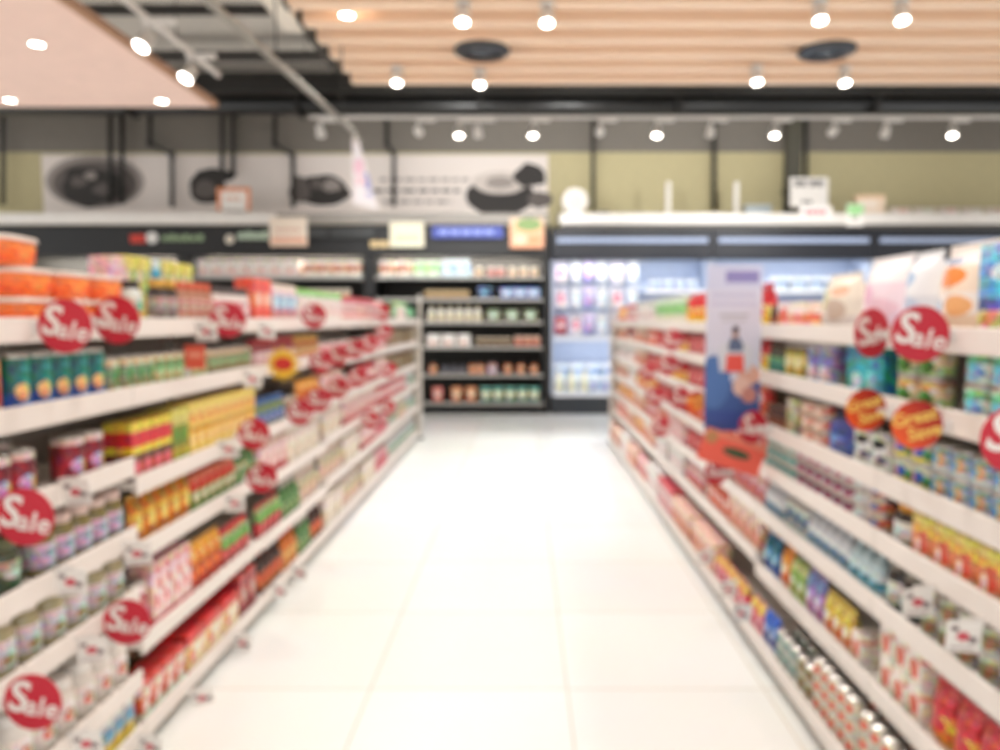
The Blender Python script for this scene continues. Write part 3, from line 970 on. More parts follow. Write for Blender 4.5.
PR['black_white_can'] = can(.052, .13, P([(0, 'EEEEEA'), (.85, 'D8D8D4')], [('o', .7, .75, .22, .14, '2E2E30'), ('o', .4, .45, .16, .16, '6A6A78'), ('o', .8, .3, .14, .14, '8A8AA0')]))
PR['blue_tub'] = jar(.085, .165, mat('4B57A4', .3, coat=.3), mat('1E2440', .4), P([(0, '6A78C4'), (.5, '4A57A8')], [('o', .6, .5, .2, .2, '8A96D4')]), name='storage_tub')
PR['coral_can'] = can(.055, .055, P([(0, 'F0C8B4'), (.35, 'DE7A6A'), (.8, 'E9A08C')], [('o', .65, .5, .25, .25, 'F2D4C4')]))
PR['beige_pack'] = carton(.1, .09, .16, P([(0, 'C9BC9C'), (.5, 'DDD2B8')], [('o', .5, .5, .25, .2, 'A89C74')]))
PR['lying_bottle'] = bottle(.045, .2, mat('332A20', .15, coat=.6), mat('7A7048', .4), P([(0, '8A8468'), (.5, '5A5038')]))
PR['orange_yellow_pack'] = carton(.095, .12, .125, P([(0, 'EDB49C'), (.2, 'E98A5C'), (.6, 'F0C04C'), (.8, 'F3DC78')], [('o', .6, .42, .25, .26, 'E4502F'), ('o', .35, .3, .14, .18, 'F6E0D0')]), P('E3C95C'))
PR['big_lid_jar'] = jar(.066, .125, mat('3A3230', .2, coat=.6), mat('E09A2F', .4), P([(0, 'E6E0E0'), (.6, 'F1ECEA')], [('r', .6, .4, .2, .25, 'D4D0D8')]))
PR['pink_orange_can'] = can(.042, .05, P([(0, 'E9A890'), (.35, 'D86A4C'), (.75, 'EBC0AC')], [('o', .65, .5, .2, .3, '8A8AB8')]))
PR['white_can'] = can(.044, .05, P([(0, 'E6E6E6'), (.5, 'F3F3F1')], [('o', .65, .5, .25, .3, 'D4D8DC')]))
PR['maroon_white_can'] = can(.042, .05, P([(0, 'F1E8EA'), (.42, '8E3A5E'), (.86, 'E9DCE2')], [('o', .68, .3, .2, .2, 'C07A9A')]))
PR['teal_white_can'] = can(.042, .05, P([(0, 'EEF0EE'), (.42, '5FA8A8'), (.86, 'E2EAE6')], [('o', .68, .3, .2, .2, '9CC8C4')]))
PR['white_blue_bottle'] = bottle(.033, .15, mat('D8DEE4', .25, coat=.4), mat('3A4A6A', .4), P([(0, '8FA8C4'), (.5, 'E9ECEE')], [('o', .6, .5, .25, .25, '5A7FA8')]))
PR['grey_blue_can'] = can(.036, .125, P([(0, 'C9D0D4'), (.4, '9AA8B4'), (.8, 'E6E8E6')], [('o', .62, .5, .22, .22, '4E5E7A')]))
PR['aqua_bottle'] = bottle(.034, .15, mat('BFD8DE', .25, coat=.4), mat('3E5A5C', .4), P([(0, '6AA8C4'), (.5, 'DCE9EC')]))
PR['white_black_jar'] = jar(.042, .15, mat('2F2C2A', .25, coat=.4), mat('8A8478', .4), P([(0, 'D6D2CE'), (.5, 'E6E2DE')], [('r', .6, .3, .2, .2, 'BCB8B4')]))
PR['brown_grey_can'] = can(.044, .07, P([(0, 'BFB8AE'), (.35, '8C7A68'), (.75, 'D0C8BC')], [('o', .65, .5, .25, .3, 'A87A58')]))
PR['blue_pack'] = pouch(.085, .06, .17, P([(0, '2F68C0'), (.4, '3F8FC4'), (.7, '2A7A8C')], [('o', .55, .5, .25, .2, 'BFE0E6')]), mat('3A7FC0', .4), name='snack_packet')
PR['lime_pack'] = pouch(.08, .06, .16, P([(0, 'A4C04E'), (.4, '8FB44A'), (.75, 'D4DC9A')], [('o', .55, .45, .25, .2, 'E6ECC4')]), mat('9CBC52', .4), name='snack_packet')
PR['violet_pack'] = pouch(.08, .06, .17, P([(0, 'C490C8'), (.4, 'AC8CCC'), (.75, '8CA4D4')], [('o', .55, .45, .25, .2, 'EAD4E8')]), mat('B494CC', .4), name='snack_packet')
PR['sun_pack'] = pouch(.075, .06, .15, P([(0, 'E6884A'), (.4, 'EBC94E'), (.75, 'F0DC7C')], [('o', .55, .45, .25, .2, 'F6F0D4')]), mat('EBC850', .4), name='snack_packet')
PR['spotted_red_box'] = carton(.075, .1, .105, P([(0, 'F0E2D6'), (.25, 'F3E9E0')], [('o', .5, .5, .3, .28, 'E5593F'), ('o', .14, .2, .1, .14, 'A9BE8C'), ('o', .9, .8, .12, .14, 'F0B49C')]))
PR['red_yellow_pack'] = pouch(.1, .07, .17, P([(0, 'EF9A3C'), (.3, 'F2C858'), (.55, 'DE3A48'), (.8, 'E66A6A')], [('o', .55, .4, .3, .16, 'D93844')]), mat('DD4450', .4), name='snack_packet')
PR['spotted_can'] = can(.033, .062, P([(0, 'E6E2D2'), (.9, 'D8D4C0')], [('o', .66, .5, .22, .3, 'E8604A'), ('o', .3, .5, .16, .26, 'E8604A')]))
PR['teal_grey_can'] = can(.033, .062, P([(0, 'C8D0CC'), (.4, '7F9C9C'), (.8, 'D4DAD6')]))
PR['pinkmix_pack'] = pouch(.075, .06, .14, P([(0, 'E87A9A'), (.4, 'E85A70'), (.7, 'F0D070')], [('o', .5, .5, .25, .2, 'F7E2E2')]), mat('E67A92', .4), name='snack_packet')
PR['navy_pack'] = pouch(.075, .06, .15, P([(0, '2F52B0'), (.5, '4A74C8')], [('o', .5, .5, .25, .2, 'E6EAF4')]), mat('3A5CB8', .4), name='snack_packet')
PR['brown_can'] = can(.033, .062, P([(0, 'BFAE94'), (.4, '8A6A48'), (.8, 'C8B89C')]))
PR['yellow_red_pack'] = pouch(.12, .08, .21, P([(0, 'F0D04C'), (.35, 'F3E08A'), (.55, 'D92F38'), (.85, 'B8262E')], [('o', .5, .4, .3, .14, 'E8483C')]), mat('D8333C', .4), name='snack_packet')
PR['redorange_pack'] = pouch(.11, .08, .2, P([(0, 'EE7A50'), (.4, 'E8503F'), (.75, 'F0A07A')], [('o', .5, .5, .3, .18, 'F8E6D8')]), mat('E6604A', .4), name='snack_packet')
PR['green_white_box'] = carton(.13, .1, .2, P([(0, 'EFE9DA'), (.4, 'B4D49A'), (.8, 'E6EEDC')], [('o', .5, .5, .3, .2, '86B86A')]))
PR['white_rose_box'] = carton(.14, .1, .2, P([(0, 'F4ECEA'), (.6, 'F7F2F0')], [('o', .5, .45, .22, .18, 'CF7A80'), ('r', .5, .8, .3, .06, '8FA07C')]))
PR['orange_pack'] = pouch(.11, .08, .18, P([(0, 'E8843A'), (.5, 'F0A04E')], [('o', .5, .5, .3, .18, 'F6DFB4')]), mat('EA9448', .4), name='snack_packet')
PR['peach_box'] = carton(.12, .1, .17, P([(0, 'E9A890'), (.5, 'F3CFC0')], [('o', .5, .5, .3, .2, 'D9705C')]))

# ------------------------------------------------------------------ stocking the left side
RISE = .0085


def L(i, lv, key, desc, d0, d1, **k):
    facing('left', bay_name('left', i), shelf_name('left', i, lv), PR[key], desc, d0, d1, LEFT_Z[i][lv] + RISE, XL, **k)


def R(i, lv, key, desc, d0, d1, **k):
    facing('right', bay_name('right', i), shelf_name('right', i, lv), PR[key], desc, d0, d1, RIGHT_Z[i][lv] + RISE, front_x('right', lv), **k)


def flat_out(key):
    p = PR[key]
    return p


# first bay, from the top shelf down
L(0, 6, 'yellow_jar', 'yellow jar with white lid', 1.66, 1.86, jitter=.002)
L(0, 6, 'orange_tub', 'orange tub with white lid', 1.995, 2.543, stack=2, gap=.002)
T3 = PR['orange_tub'].place((XL - .115, 2.03, LEFT_Z[0][6] + RISE + .163), PI / 2 + .12, 'Topmost orange tub with white lid, alone on the upper tubs at the near end', 'orange tubs on the top shelf', True)
L(0, 5, 'salmon_tin', 'salmon and red tin', 1.72, 1.955)
L(0, 5, 'teal_tin', 'teal tin with blue base', 1.97, 2.42, gap=.004)
L(0, 5, 'green_stripe_tin', 'thin green striped tin', 2.425, 2.498, gap=.002)
L(0, 4, 'maroon_tin', 'maroon tin with lilac print', 1.77, 2.06, gap=.002)
L(0, 4, 'maroon_tin', 'set back maroon tin', 2.075, 2.19, depth0=.16)
L(0, 4, 'maroon_tin', 'maroon tin after the gap', 2.2, 2.4, gap=.002)
L(0, 3, 'dkgreen_jar', 'dark green jar', 1.76, 2.03, gap=.01)
L(0, 3, 'olive_jar', 'olive jar with pinkish lid', 2.04, 2.49, gap=.004)
L(0, 2, 'grey_jar', 'olive jar with grey label', 1.74, 2.49, gap=.008)
L(0, 1, 'flower_jar', 'white jar with red flower', 1.9, 2.49, rows=2, gap=.004)
L(0, 0, 'mini_blue_box', 'small blue and yellow carton', 2.22, 2.49)
# second bay
L(1, 5, 'white_jar_green', 'white jar with dark lid', 2.57, 2.77, gap=.02)
L(1, 5, 'dark_jar', 'dark jar with grey label', 2.78, 2.94)
L(1, 5, 'peach_jar', 'peach jar with yellow lid', 2.945, 3.27)
L(1, 5, 'white_jar_dark', 'white jar with grey lid', 3.28, 3.7)
L(1, 5, 'pink_roof_box', 'pink carton behind the jars', 2.78, 2.89, depth0=.2)
L(1, 5, 'yellow_box', 'yellow carton behind the jars', 2.89, 3.08, depth0=.2)
L(1, 5, 'cyan_box', 'cyan carton behind the jars', 3.085, 3.165, depth0=.2)
L(1, 5, 'yellow_box', 'yellow carton after the cyan', 3.17, 3.5, depth0=.2)
L(1, 4, 'green_stripe_tin', 'thin green striped tin', 2.52, 2.73, gap=.002)
L(1, 4, 'light_green_tin', 'light green tin', 2.735, 3.19, gap=.003)
L(1, 4, 'olive_tin', 'olive green tin', 3.2, 3.7, gap=.003)
L(1, 3, 'red_yellow_box', 'red and yellow carton', 2.53, 2.83, gap=.003)
L(1, 3, 'green_yellow_box', 'green and yellow carton', 2.835, 2.97, gap=.003)
L(1, 3, 'orange_grid_box', 'orange and yellow carton', 2.975, 3.71, gap=.003)
L(1, 2, 'mustard_pouch', 'mustard coloured pouch', 2.52, 2.99, gap=.003)
L(1, 2, 'red_green_packet', 'red and green packet', 3.0, 3.46, gap=.003)
L(1, 2, 'green_bottle', 'green bottle with pale cap', 3.47, 3.71, gap=.003)
L(1, 1, 'red_tin', 'red tin', 2.52, 2.63)
L(1, 1, 'pink_white_pack', 'pink and white carton', 2.635, 2.95, gap=.002)
L(1, 1, 'amber_pack', 'amber and red packet', 2.96, 3.28, gap=.003)
L(1, 1, 'red_leaf_pack', 'red and leaf green packet', 3.29, 3.62, gap=.003)
L(1, 0, 'flower_pack', 'red and white flowered carton', 2.53, 2.88, gap=.003)
L(1, 0, 'olive_sack', 'olive produce bag', 2.53, 2.8, depth0=.13, stack=2, gap=.01)
L(1, 0, 'red_cream_box', 'red carton with cream front', 2.89, 3.43, gap=.003)
L(1, 0, 'dark_red_box', 'dark red carton', 3.44, 3.71, gap=.003)
# third bay
L(2, 5, 'coral_box', 'coral carton', 3.74, 4.0, gap=.003)
L(2, 5, 'blue_pink_box', 'blue and pink carton', 4.01, 4.44, gap=.004)
L(2, 5, 'cream_green_box', 'cream carton with green top', 4.46, 4.93, gap=.004)
L(2, 4, 'ruby_jar', 'ruby red jar', 3.74, 4.4, gap=.004)
L(2, 4, 'amber_jar', 'amber jar', 4.41, 4.93, gap=.004)
L(2, 3, 'green_blue_jar', 'green jar with blue lid', 3.74, 4.2, gap=.004)
L(2, 3, 'olive_tin', 'olive green tin', 4.21, 4.45, gap=.004)
L(2, 3, 'amber_pack', 'amber and red packet', 4.46, 4.93, gap=.004)
L(2, 2, 'white_red_pack', 'white and red carton', 3.74, 4.2, gap=.004)
L(2, 2, 'cream_box', 'cream carton', 4.21, 4.93, gap=.004)
L(2, 1, 'red_leaf_pack', 'red and leaf green packet', 3.74, 4.1, gap=.004)
L(2, 1, 'green_bottle', 'green bottle with pale cap', 4.12, 4.45, gap=.004)
L(2, 1, 'cream_pack', 'cream packet', 4.46, 4.93, gap=.004)
L(2, 0, 'brown_bottle', 'dark brown bottle with red cap', 3.74, 4.1, gap=.004)
L(2, 0, 'orange_bottle', 'orange bottle with red cap', 4.11, 4.4, gap=.004)
L(2, 0, 'green_bottle', 'green bottle with pale cap', 4.41, 4.65, gap=.004)
L(2, 0, 'brown_bottle', 'dark brown bottle after the green', 4.66, 4.93, gap=.004)
# further bays
DESC = {'white_red_pack': 'white and red carton', 'red_white_can': 'red and white can', 'red_pack': 'red packet', 'cream_box': 'cream carton', 'cream_pack': 'cream packet',
        'pink_pack': 'pink packet', 'pink_box': 'pink carton', 'cream_green_box': 'cream carton with green top', 'brown_carton': 'brown cardboard carton', 'white_green_pack': 'white and green packet',
        'green_pack': 'dark green packet', 'pink_white_pack': 'pink and white carton', 'coral_box': 'coral carton', 'redorange_pack': 'red and orange packet', 'yellow_red_pack': 'yellow and red packet',
        'green_white_box': 'green and white carton', 'white_rose_box': 'white carton with rose print', 'orange_pack': 'orange packet', 'peach_box': 'peach carton', 'ruby_jar': 'ruby red jar',
        'red_leaf_pack': 'red and leaf green packet', 'pinkmix_pack': 'pink and yellow packet', 'coral_white_box': 'coral and white box', 'flower_pack': 'red and white flowered carton', 'cream_bag': 'cream bag',
        'orange_bottle': 'orange bottle with red cap', 'sun_pack': 'yellow packet', 'lime_pack': 'lime packet'}
PLANL = {
    3: ['cream_box cream_pack', 'cream_pack cream_box', 'cream_box white_red_pack', 'white_red_pack red_white_can', 'red_white_can', 'cream_green_box pink_box'],
    4: ['cream_box pink_pack', 'white_red_pack pink_pack', 'white_red_pack red_pack', 'red_pack white_red_pack', 'red_white_can', 'pink_box pink_pack'],
    5: ['white_green_pack', 'white_green_pack cream_pack', 'red_pack', 'brown_carton', 'brown_carton', 'green_pack cream_green_box'],
    6: ['white_green_pack', 'white_green_pack', 'white_green_pack', 'brown_carton', 'brown_carton', 'green_pack']}
PLANR = {
    2: ['pinkmix_pack peach_box', 'peach_box redorange_pack', 'pink_pack peach_box', 'redorange_pack', 'redorange_pack yellow_red_pack', 'yellow_red_pack red_pack', 'yellow_red_pack coral_box'],
    3: ['peach_box pink_box', 'pink_pack white_rose_box', 'red_pack pink_white_pack', 'redorange_pack red_pack', 'red_pack yellow_red_pack', 'red_pack yellow_red_pack', 'yellow_red_pack green_white_box'],
    4: ['white_rose_box pink_pack', 'white_rose_box peach_box', 'redorange_pack pink_pack', 'red_pack orange_pack', 'redorange_pack red_pack', 'red_pack redorange_pack', 'green_white_box white_rose_box'],
    5: ['peach_box white_rose_box', 'orange_pack peach_box', 'peach_box orange_pack', 'orange_pack white_rose_box', 'peach_box white_rose_box', 'peach_box ruby_jar', 'white_rose_box pink_box'],
    6: ['peach_box', 'redorange_pack', 'orange_pack', 'peach_box', 'white_rose_box', 'peach_box', 'orange_pack']}
for side, plan, fn, D in (('left', PLANL, L, LEFT_D), ('right', PLANR, R, RIGHT_D)):
    for i, shelves in plan.items():
        for lv, s in enumerate(shelves):
            ks = s.split()
            a, b = D[i] + .02, D[i + 1] - .02
            zs = (LEFT_Z if side == 'left' else RIGHT_Z)[i]
            room = (zs[lv + 1] - zs[lv] - .05) if lv + 1 < len(zs) else 1
            step = (b - a) / len(ks)
            for q, key in enumerate(ks):
                PRK = key
                if PR[key].h > room:
                    # a shorter size of the same packet for the tight shelves
                    PRK = key + '_short'
                    if PRK not in PR:
                        o = PR[key]
                        n = Product.__new__(Product)
                        n.__dict__.update(o.__dict__)
                        f = room * .93 / o.h
                        n.h = o.h * f
                        n.root = o.root.copy(); n.root.transform(Matrix.Diagonal((1, 1, f, 1)))
                        n.whole = o.whole.copy(); n.whole.transform(Matrix.Diagonal((1, 1, f, 1)))
                        n.parts = [(pn, pm.copy()) for pn, pm in o.parts]
                        for _pn, pm in n.parts:
                            pm.transform(Matrix.Diagonal((1, 1, f, 1)))
                        PR[PRK] = n
                fn(i, lv, PRK, DESC[key], a + q * step, a + (q + 1) * step - .01, gap=.006)

# ------------------------------------------------------------------ stocking the right side
R(0, 6, 'blue_sky_box', 'sky blue carton', 1.66, 1.87, jitter=.001)
R(0, 6, 'orange_white_bag', 'orange and white bag', 1.875, 2.155, gap=.002, depth0=.03)
R(0, 6, 'white_blue_bag', 'white bag with blue print', 2.15, 2.312, depth0=.03)
R(1, 6, 'pink_white_bag', 'pink and white bag', 2.32, 2.62, depth0=.03)
R(1, 6, 'cream_bag', 'cream and grey bag', 2.65, 2.98, depth0=.03)
R(1, 6, 'coral_white_box', 'low coral and white box', 3.04, 3.36, depth0=.03)
R(1, 6, 'small_dark_jar', 'small dark brown jar', 3.375, 3.46)
R(0, 5, 'aqua_can', 'white can with blue oval', 1.62, 1.95, stack=2, gap=.003)
R(0, 5, 'garden_can', 'cream can with green print', 2.05, 2.29, stack=2, gap=.003, fan=True)
R(1, 5, 'teal_box', 'large teal carton', 2.33, 2.62, gap=.003)
R(1, 5, 'purple_tin', 'purple tin', 2.76, 3.02, gap=.003)
R(1, 5, 'yellow_tin', 'yellow tin with brown top', 3.03, 3.26, gap=.003)
R(1, 5, 'dkteal_jar', 'dark jar with teal label', 3.27, 3.46, gap=.003)
R(0, 4, 'bluegrey_can', 'blue and grey can', 1.62, 2.07, stack=2, gap=.002)
R(0, 4, 'bright_can', 'bright yellow and blue can', 2.08, 2.29, stack=2, gap=.002)
R(1, 4, 'black_white_can', 'white can with black patches', 2.33, 2.6, gap=.003)
R(1, 4, 'blue_tub', 'blue tub with dark lid', 2.61, 2.8)
R(1, 4, 'coral_can', 'flat coral can', 2.81, 3.06, stack=3, gap=.003)
R(1, 4, 'beige_pack', 'beige carton', 3.065, 3.18)
R(1, 4, 'small_dark_jar', 'small dark brown jar', 3.2, 3.46, rows=2, gap=.01)
R(0, 3, 'orange_yellow_pack', 'orange and yellow carton', 1.62, 2.13, gap=.003, rows=2)
R(0, 3, 'big_lid_jar', 'big jar with orange lid', 2.145, 2.285)
R(1, 3, 'pink_orange_can', 'small orange pink can', 2.34, 2.43, stack=3)
R(1, 3, 'white_can', 'small plain white can', 2.44, 2.54, stack=3)
R(1, 3, 'maroon_white_can', 'small maroon and white can', 2.545, 3.08, stack=3, gap=.002)
R(1, 3, 'teal_white_can', 'small teal and white can', 3.09, 3.46, stack=3, gap=.002)
R(0, 2, 'brown_grey_can', 'brown and grey can', 1.65, 2.1, stack=2, gap=.002)
R(0, 2, 'white_black_jar', 'white labelled jar with dark base', 2.11, 2.295, gap=.003)
R(1, 2, 'aqua_bottle', 'pale aqua bottle', 2.33, 2.55, gap=.003)
R(1, 2, 'white_blue_bottle', 'white bottle with blue cap', 2.56, 2.92, gap=.003)
R(1, 2, 'grey_blue_can', 'grey and blue can', 2.93, 3.2, gap=.003)
R(1, 2, 'white_blue_bottle', 'white bottle after the grey cans', 3.21, 3.46, gap=.003)
R(0, 1, 'red_yellow_pack', 'red and yellow packet', 1.7, 2.03, gap=.003)
R(0, 1, 'spotted_red_box', 'white carton with red spot', 2.04, 2.295, gap=.003, stack=2)
R(1, 1, 'spotted_red_box', 'white carton with red spot', 2.41, 2.5, gap=.003)
R(1, 1, 'sun_pack', 'yellow packet', 2.52, 2.76, gap=.003)
R(1, 1, 'violet_pack', 'violet packet', 2.77, 2.94, gap=.003)
R(1, 1, 'lime_pack', 'lime packet', 2.95, 3.12, gap=.003)
R(1, 1, 'orange_pack', 'orange packet', 3.13, 3.25, gap=.003)
R(1, 1, 'blue_pack', 'blue packet', 3.26, 3.46, gap=.003)
R(0, 0, 'spotted_can', 'small can with red spots', 2.0, 2.29, stack=3, rows=2, gap=.002)
R(1, 0, 'spotted_can', 'small can with red spots', 2.32, 2.66, stack=3, rows=2, gap=.002)
R(1, 0, 'brown_can', 'small brown can', 2.67, 2.82, stack=2, rows=2, gap=.002)
R(1, 0, 'teal_grey_can', 'small teal grey can', 2.83, 3.06, stack=2, rows=2, gap=.002)
R(1, 0, 'navy_pack', 'navy blue packet', 3.07, 3.23, gap=.003)
R(1, 0, 'pinkmix_pack', 'pink and yellow packet', 3.24, 3.46, gap=.003)

P = print_mat
# ------------------------------------------------------------------ sale badges, tags and the hanging poster
RED = mat('C61F36', .45)
SALE = text_mesh('S', .112, WHITE, .0018, shear=.1)
ALE = text_mesh('ale', .07, WHITE, .0008, shear=.1, spacing=1.06)
word = MB()
word.add([(x - .037, y, z + .006) for x, y, z in SALE.v], SALE.f, WHITE)
word.add([(x + .023, y, z - .011) for x, y, z in ALE.v], ALE.f, WHITE)
WORD_ME = None
GREAT = text_mesh('Great', .047, mat('FFE070', .4), .0007, shear=.1, spacing=1.0)
SAVE = text_mesh('Save', .047, mat('FFE070', .4), .0007, shear=.1, spacing=1.0)
gw = MB()
gw.add([(x - .004, y, z + .02) for x, y, z in GREAT.v], GREAT.f, mat('FFE070', .4))
gw.add([(x + .012, y, z - .022) for x, y, z in SAVE.v], SAVE.f, mat('FFE070', .4))
ORANGE_PRINT = None


def orange_print():
    m, nt, b = base_mat('orange_badge')
    N, Lk = nt.nodes, nt.links
    tc = N.new('ShaderNodeTexCoord')
    mp = N.new('ShaderNodeMapping')
    mp.inputs['Rotation'].default_value = (0, math.radians(40), 0)
    Lk.new(tc.outputs['Object'], mp.inputs[0])
    sp = N.new('ShaderNodeSeparateXYZ')
    Lk.new(mp.outputs[0], sp.inputs[0])
    ma = N.new('ShaderNodeMath')
    ma.operation = 'MULTIPLY_ADD'
    ma.inputs[1].default_value = 9
    ma.inputs[2].default_value = .5
    Lk.new(sp.outputs['X'], ma.inputs[0])
    rp = N.new('ShaderNodeValToRGB')
    rp.color_ramp.elements[0].color = lin('EC5A20')
    rp.color_ramp.elements[1].color = lin('A00A16')
    Lk.new(ma.outputs[0], rp.inputs[0])
    Lk.new(rp.outputs[0], b.inputs['Base Color'])
    b.inputs['Roughness'].default_value = .4
    return m


ORP = orange_print()
ROT_DISC = Matrix.Rotation(PI / 2, 4, 'X')
DISC = MB().lathe([(.072, -.0015), (.0725, 0), (.072, .0015)], RED, 40, tr=ROT_DISC, smooth=False).mesh('disc')
ODISC = MB().lathe([(.064, -.0015), (.0645, 0), (.064, .0015)], ORP, 14, tr=ROT_DISC, smooth=False).mesh('disc')
WORD_ME = MB().join(word).mesh('lettering')
GW_ME = gw.mesh('lettering')
CLEAR = mat('E6E2DE', .2)
ARM = {}
for s in (-1, 1):
    e_ = .0825 if s < 0 else .0815
    ARM[s] = MB().box((min(0, s * e_), .002, -.012), (max(0, s * e_), .004, .004), CLEAR).box((s * (e_ - .0035) - .0035, -.012, -.022), (s * (e_ - .0035) + .0035, .02, .014), CLEAR, .002).mesh('clip_arm')


def badge(px, py, side, label, kind='sale', roll=0.0, yaw=0.0, d=None, scale=1.0, out=.088):
    s = -1 if side == 'left' else 1
    x = (XL + out) if side == 'left' else (XR - out)
    p = at_x(px, py, x)
    if d is not None:
        p = at_y(px, py, d)
    o = thing('sale_badge', label, 'sale badge', p, (0, 0, 0), group=('red sale badges on the ' if kind == 'sale' else 'orange offer badges on the ') + side + ' shelves')
    o.scale = (scale,) * 3
    link('disc', DISC if kind == 'sale' else ODISC, o, (0, 0, 0), (0, roll, yaw))
    link('lettering', WORD_ME if kind == 'sale' else GW_ME, o, (.0022 * math.sin(yaw), -.0022 * math.cos(yaw), 0), (0, roll + (.16 if kind == 'sale' else -.26), yaw))
    link('clip_arm', ARM[s], o)
    return o


badge(65, 326, 'left', 'Red Sale badge below the orange tubs, nearer of two')
badge(117, 320, 'left', 'Red Sale badge below the orange tubs, farther of two', yaw=-.1)
badge(228, 320, 'left', 'Red Sale badge below the white jars on the top shelf', yaw=.15)
badge(25, 517, 'left', 'Red Sale badge before the dark green jars')
badge(127, 622, 'left', 'Red Sale badge below the red tin and pink cartons', yaw=.1, out=.075)
badge(33, 702, 'left', 'Red Sale badge low down before the grey labelled jars')
badge(254, 434, 'left', 'Red Sale badge below the orange and yellow cartons')
badge(262, 478, 'left', 'Red Sale badge below the green jars with blue lids')
badge(314, 316, 'left', 'Red Sale badge below the cream cartons on the top shelf')
left_far = [(300, 412, 'third shelf end of the third bay'), (319, 400, 'before the white and red cartons'), (338, 388, 'below the first red and white cans'), (358, 377, 'below the second red and white cans'),
            (322, 362, 'under the row of red cans, nearest'), (338, 356, 'under the row of red cans, second'), (355, 349, 'under the row of red cans, third'), (369, 344, 'under the row of red cans, last'),
            (383, 312, 'before the brown cardboard cartons, upper'), (384, 332, 'before the brown cardboard cartons, lower'), (371, 420, 'low before the pink packets'), (388, 408, 'low before the red packets'), (389, 370, 'beside the brown cardboard cartons')]
for k, (px, py, lb) in enumerate(left_far):
    badge(px, py, 'left', f'Small distant red Sale badge {lb}', yaw=random.uniform(-.2, .2), roll=random.uniform(-.1, .1))
badge(872, 333, 'right', 'Red Sale badge turned aside below the pink bag', yaw=.45, roll=-.35)
badge(920, 334, 'right', 'Red Sale badge below the orange and white bags', yaw=-.1)
badge(866, 410, 'right', 'Orange Great Save badge below the large teal carton', 'offer', yaw=.1, scale=1.0)
badge(917, 425, 'right', 'Orange Great Save badge below the cream cans with green print', 'offer', yaw=-.1, scale=1.0)
badge(1017, 440, 'right', 'Red Sale badge cut off by the edge below the blue oval cans', yaw=-.1)
badge(753, 427, 'right', 'Red Sale badge beside the foot of the hanging poster', yaw=.3)
badge(717, 471, 'right', 'Red Sale badge under the coral offer board', yaw=.3)
badge(697, 402, 'right', 'Small orange Great Save badge beside the yellow and red packets', 'offer')
for px, py, lb in ((661, 427, 'above the peach cartons'), (672, 340, 'below the red packets on the second shelf'), (668, 365, 'below the red packets on the third shelf'), (655, 396, 'below the orange packets'), (680, 398, 'above the orange packets'), (648, 372, 'beside the orange and red packets')):
    badge(px, py, 'right', f'Small distant red Sale badge {lb}', yaw=random.uniform(-.2, .3))

TAGC = MB().box((-.041, -.001, -.074), (.041, .001, 0), WHITE).mesh('card')
tp = MB()
tp.box((-.032, -.0022, -.024), (-.014, -.001, -.012), mat('7E6C6E', .5)).box((.012, -.0022, -.05), (.03, -.001, -.036), mat('7E6E70', .5)).box((-.03, -.0022, -.066), (.026, -.001, -.061), mat('B8A8A8', .5))
tp.lathe([(.0001, .0012), (.012, .0012)], mat('D25A66', .5), 14, sx=1.3, tr=Matrix.Translation((-.002, 0, -.036)) @ ROT_DISC, cap=False)
TAGP = tp.mesh('printed_mark')
TAGK = {}
for s_ in (-1, 1):
    TAGK[s_] = {}
    for o_ in (.052, .125):
        e_ = (.048 if s_ < 0 else .0452) if o_ < .1 else .0505
        TAGK[s_][o_] = MB().box((min(-.012, s_ * e_), .001, -.004), (max(.012, s_ * e_), .006, .008), CLEAR, .001).mesh('clip_arm')


def tag(px, py, side, label, yaw=0.0, roll=0.0, d=None, out=.052, scale=1.0):
    x = XL + out if side == 'left' else XR - out
    p = at_x(px, py, x) if d is None else at_y(px, py, d)
    o = thing('price_tag', label, 'price tag', (p.x, p.y, p.z + .03), (0, roll, yaw), group=f'hanging price tags on the {side} shelves')
    o.scale = (scale,) * 3
    link('card', TAGC, o)
    link('printed_mark', TAGP, o)
    link('clip_arm', TAGK[-1 if side == 'left' else 1][out], o)


tagsL = [(75, 490, 'under the maroon tins'), (71, 580, 'under the olive jars'), (92, 648, 'under the grey labelled jars'), (85, 742, 'under the flowered jars'), (137, 552, 'under the mustard pouches, at the bay joint'),
         (150, 745, 'below the flowered cartons'), (201, 697, 'below the cream fronted cartons, first'), (243, 642, 'below the cream fronted cartons, second'), (206, 330, 'under the peach jars'), (228, 448, 'under the cartons beside the green bottles'),
         (235, 502, 'under the green bottles'), (281, 590, 'below the brown bottles, first'), (300, 572, 'below the brown bottles, second'), (268, 330, 'under the coral cartons'), (253, 378, 'under the olive green tins')]
for k, (px, py, lb) in enumerate(tagsL):
    tag(px, py, 'left', f'White hanging price tag {lb}', yaw=random.uniform(-.1, .45), roll=random.uniform(-.15, .15))
tagsR = [(918, 600, 'under the big jar with orange lid'), (965, 634, 'under the orange and yellow cartons'), (742, 612, 'low below the pink and yellow packets'), (728, 588, 'low at the third bay'), (706, 556, 'low at the middle of the third bay')]
for px, py, lb in tagsR:
    tag(px, py, 'right', f'White hanging price tag {lb}', yaw=random.uniform(-.1, .1), roll=random.uniform(-.12, .12), scale=1.0, out=.052 if px > 900 else .125)

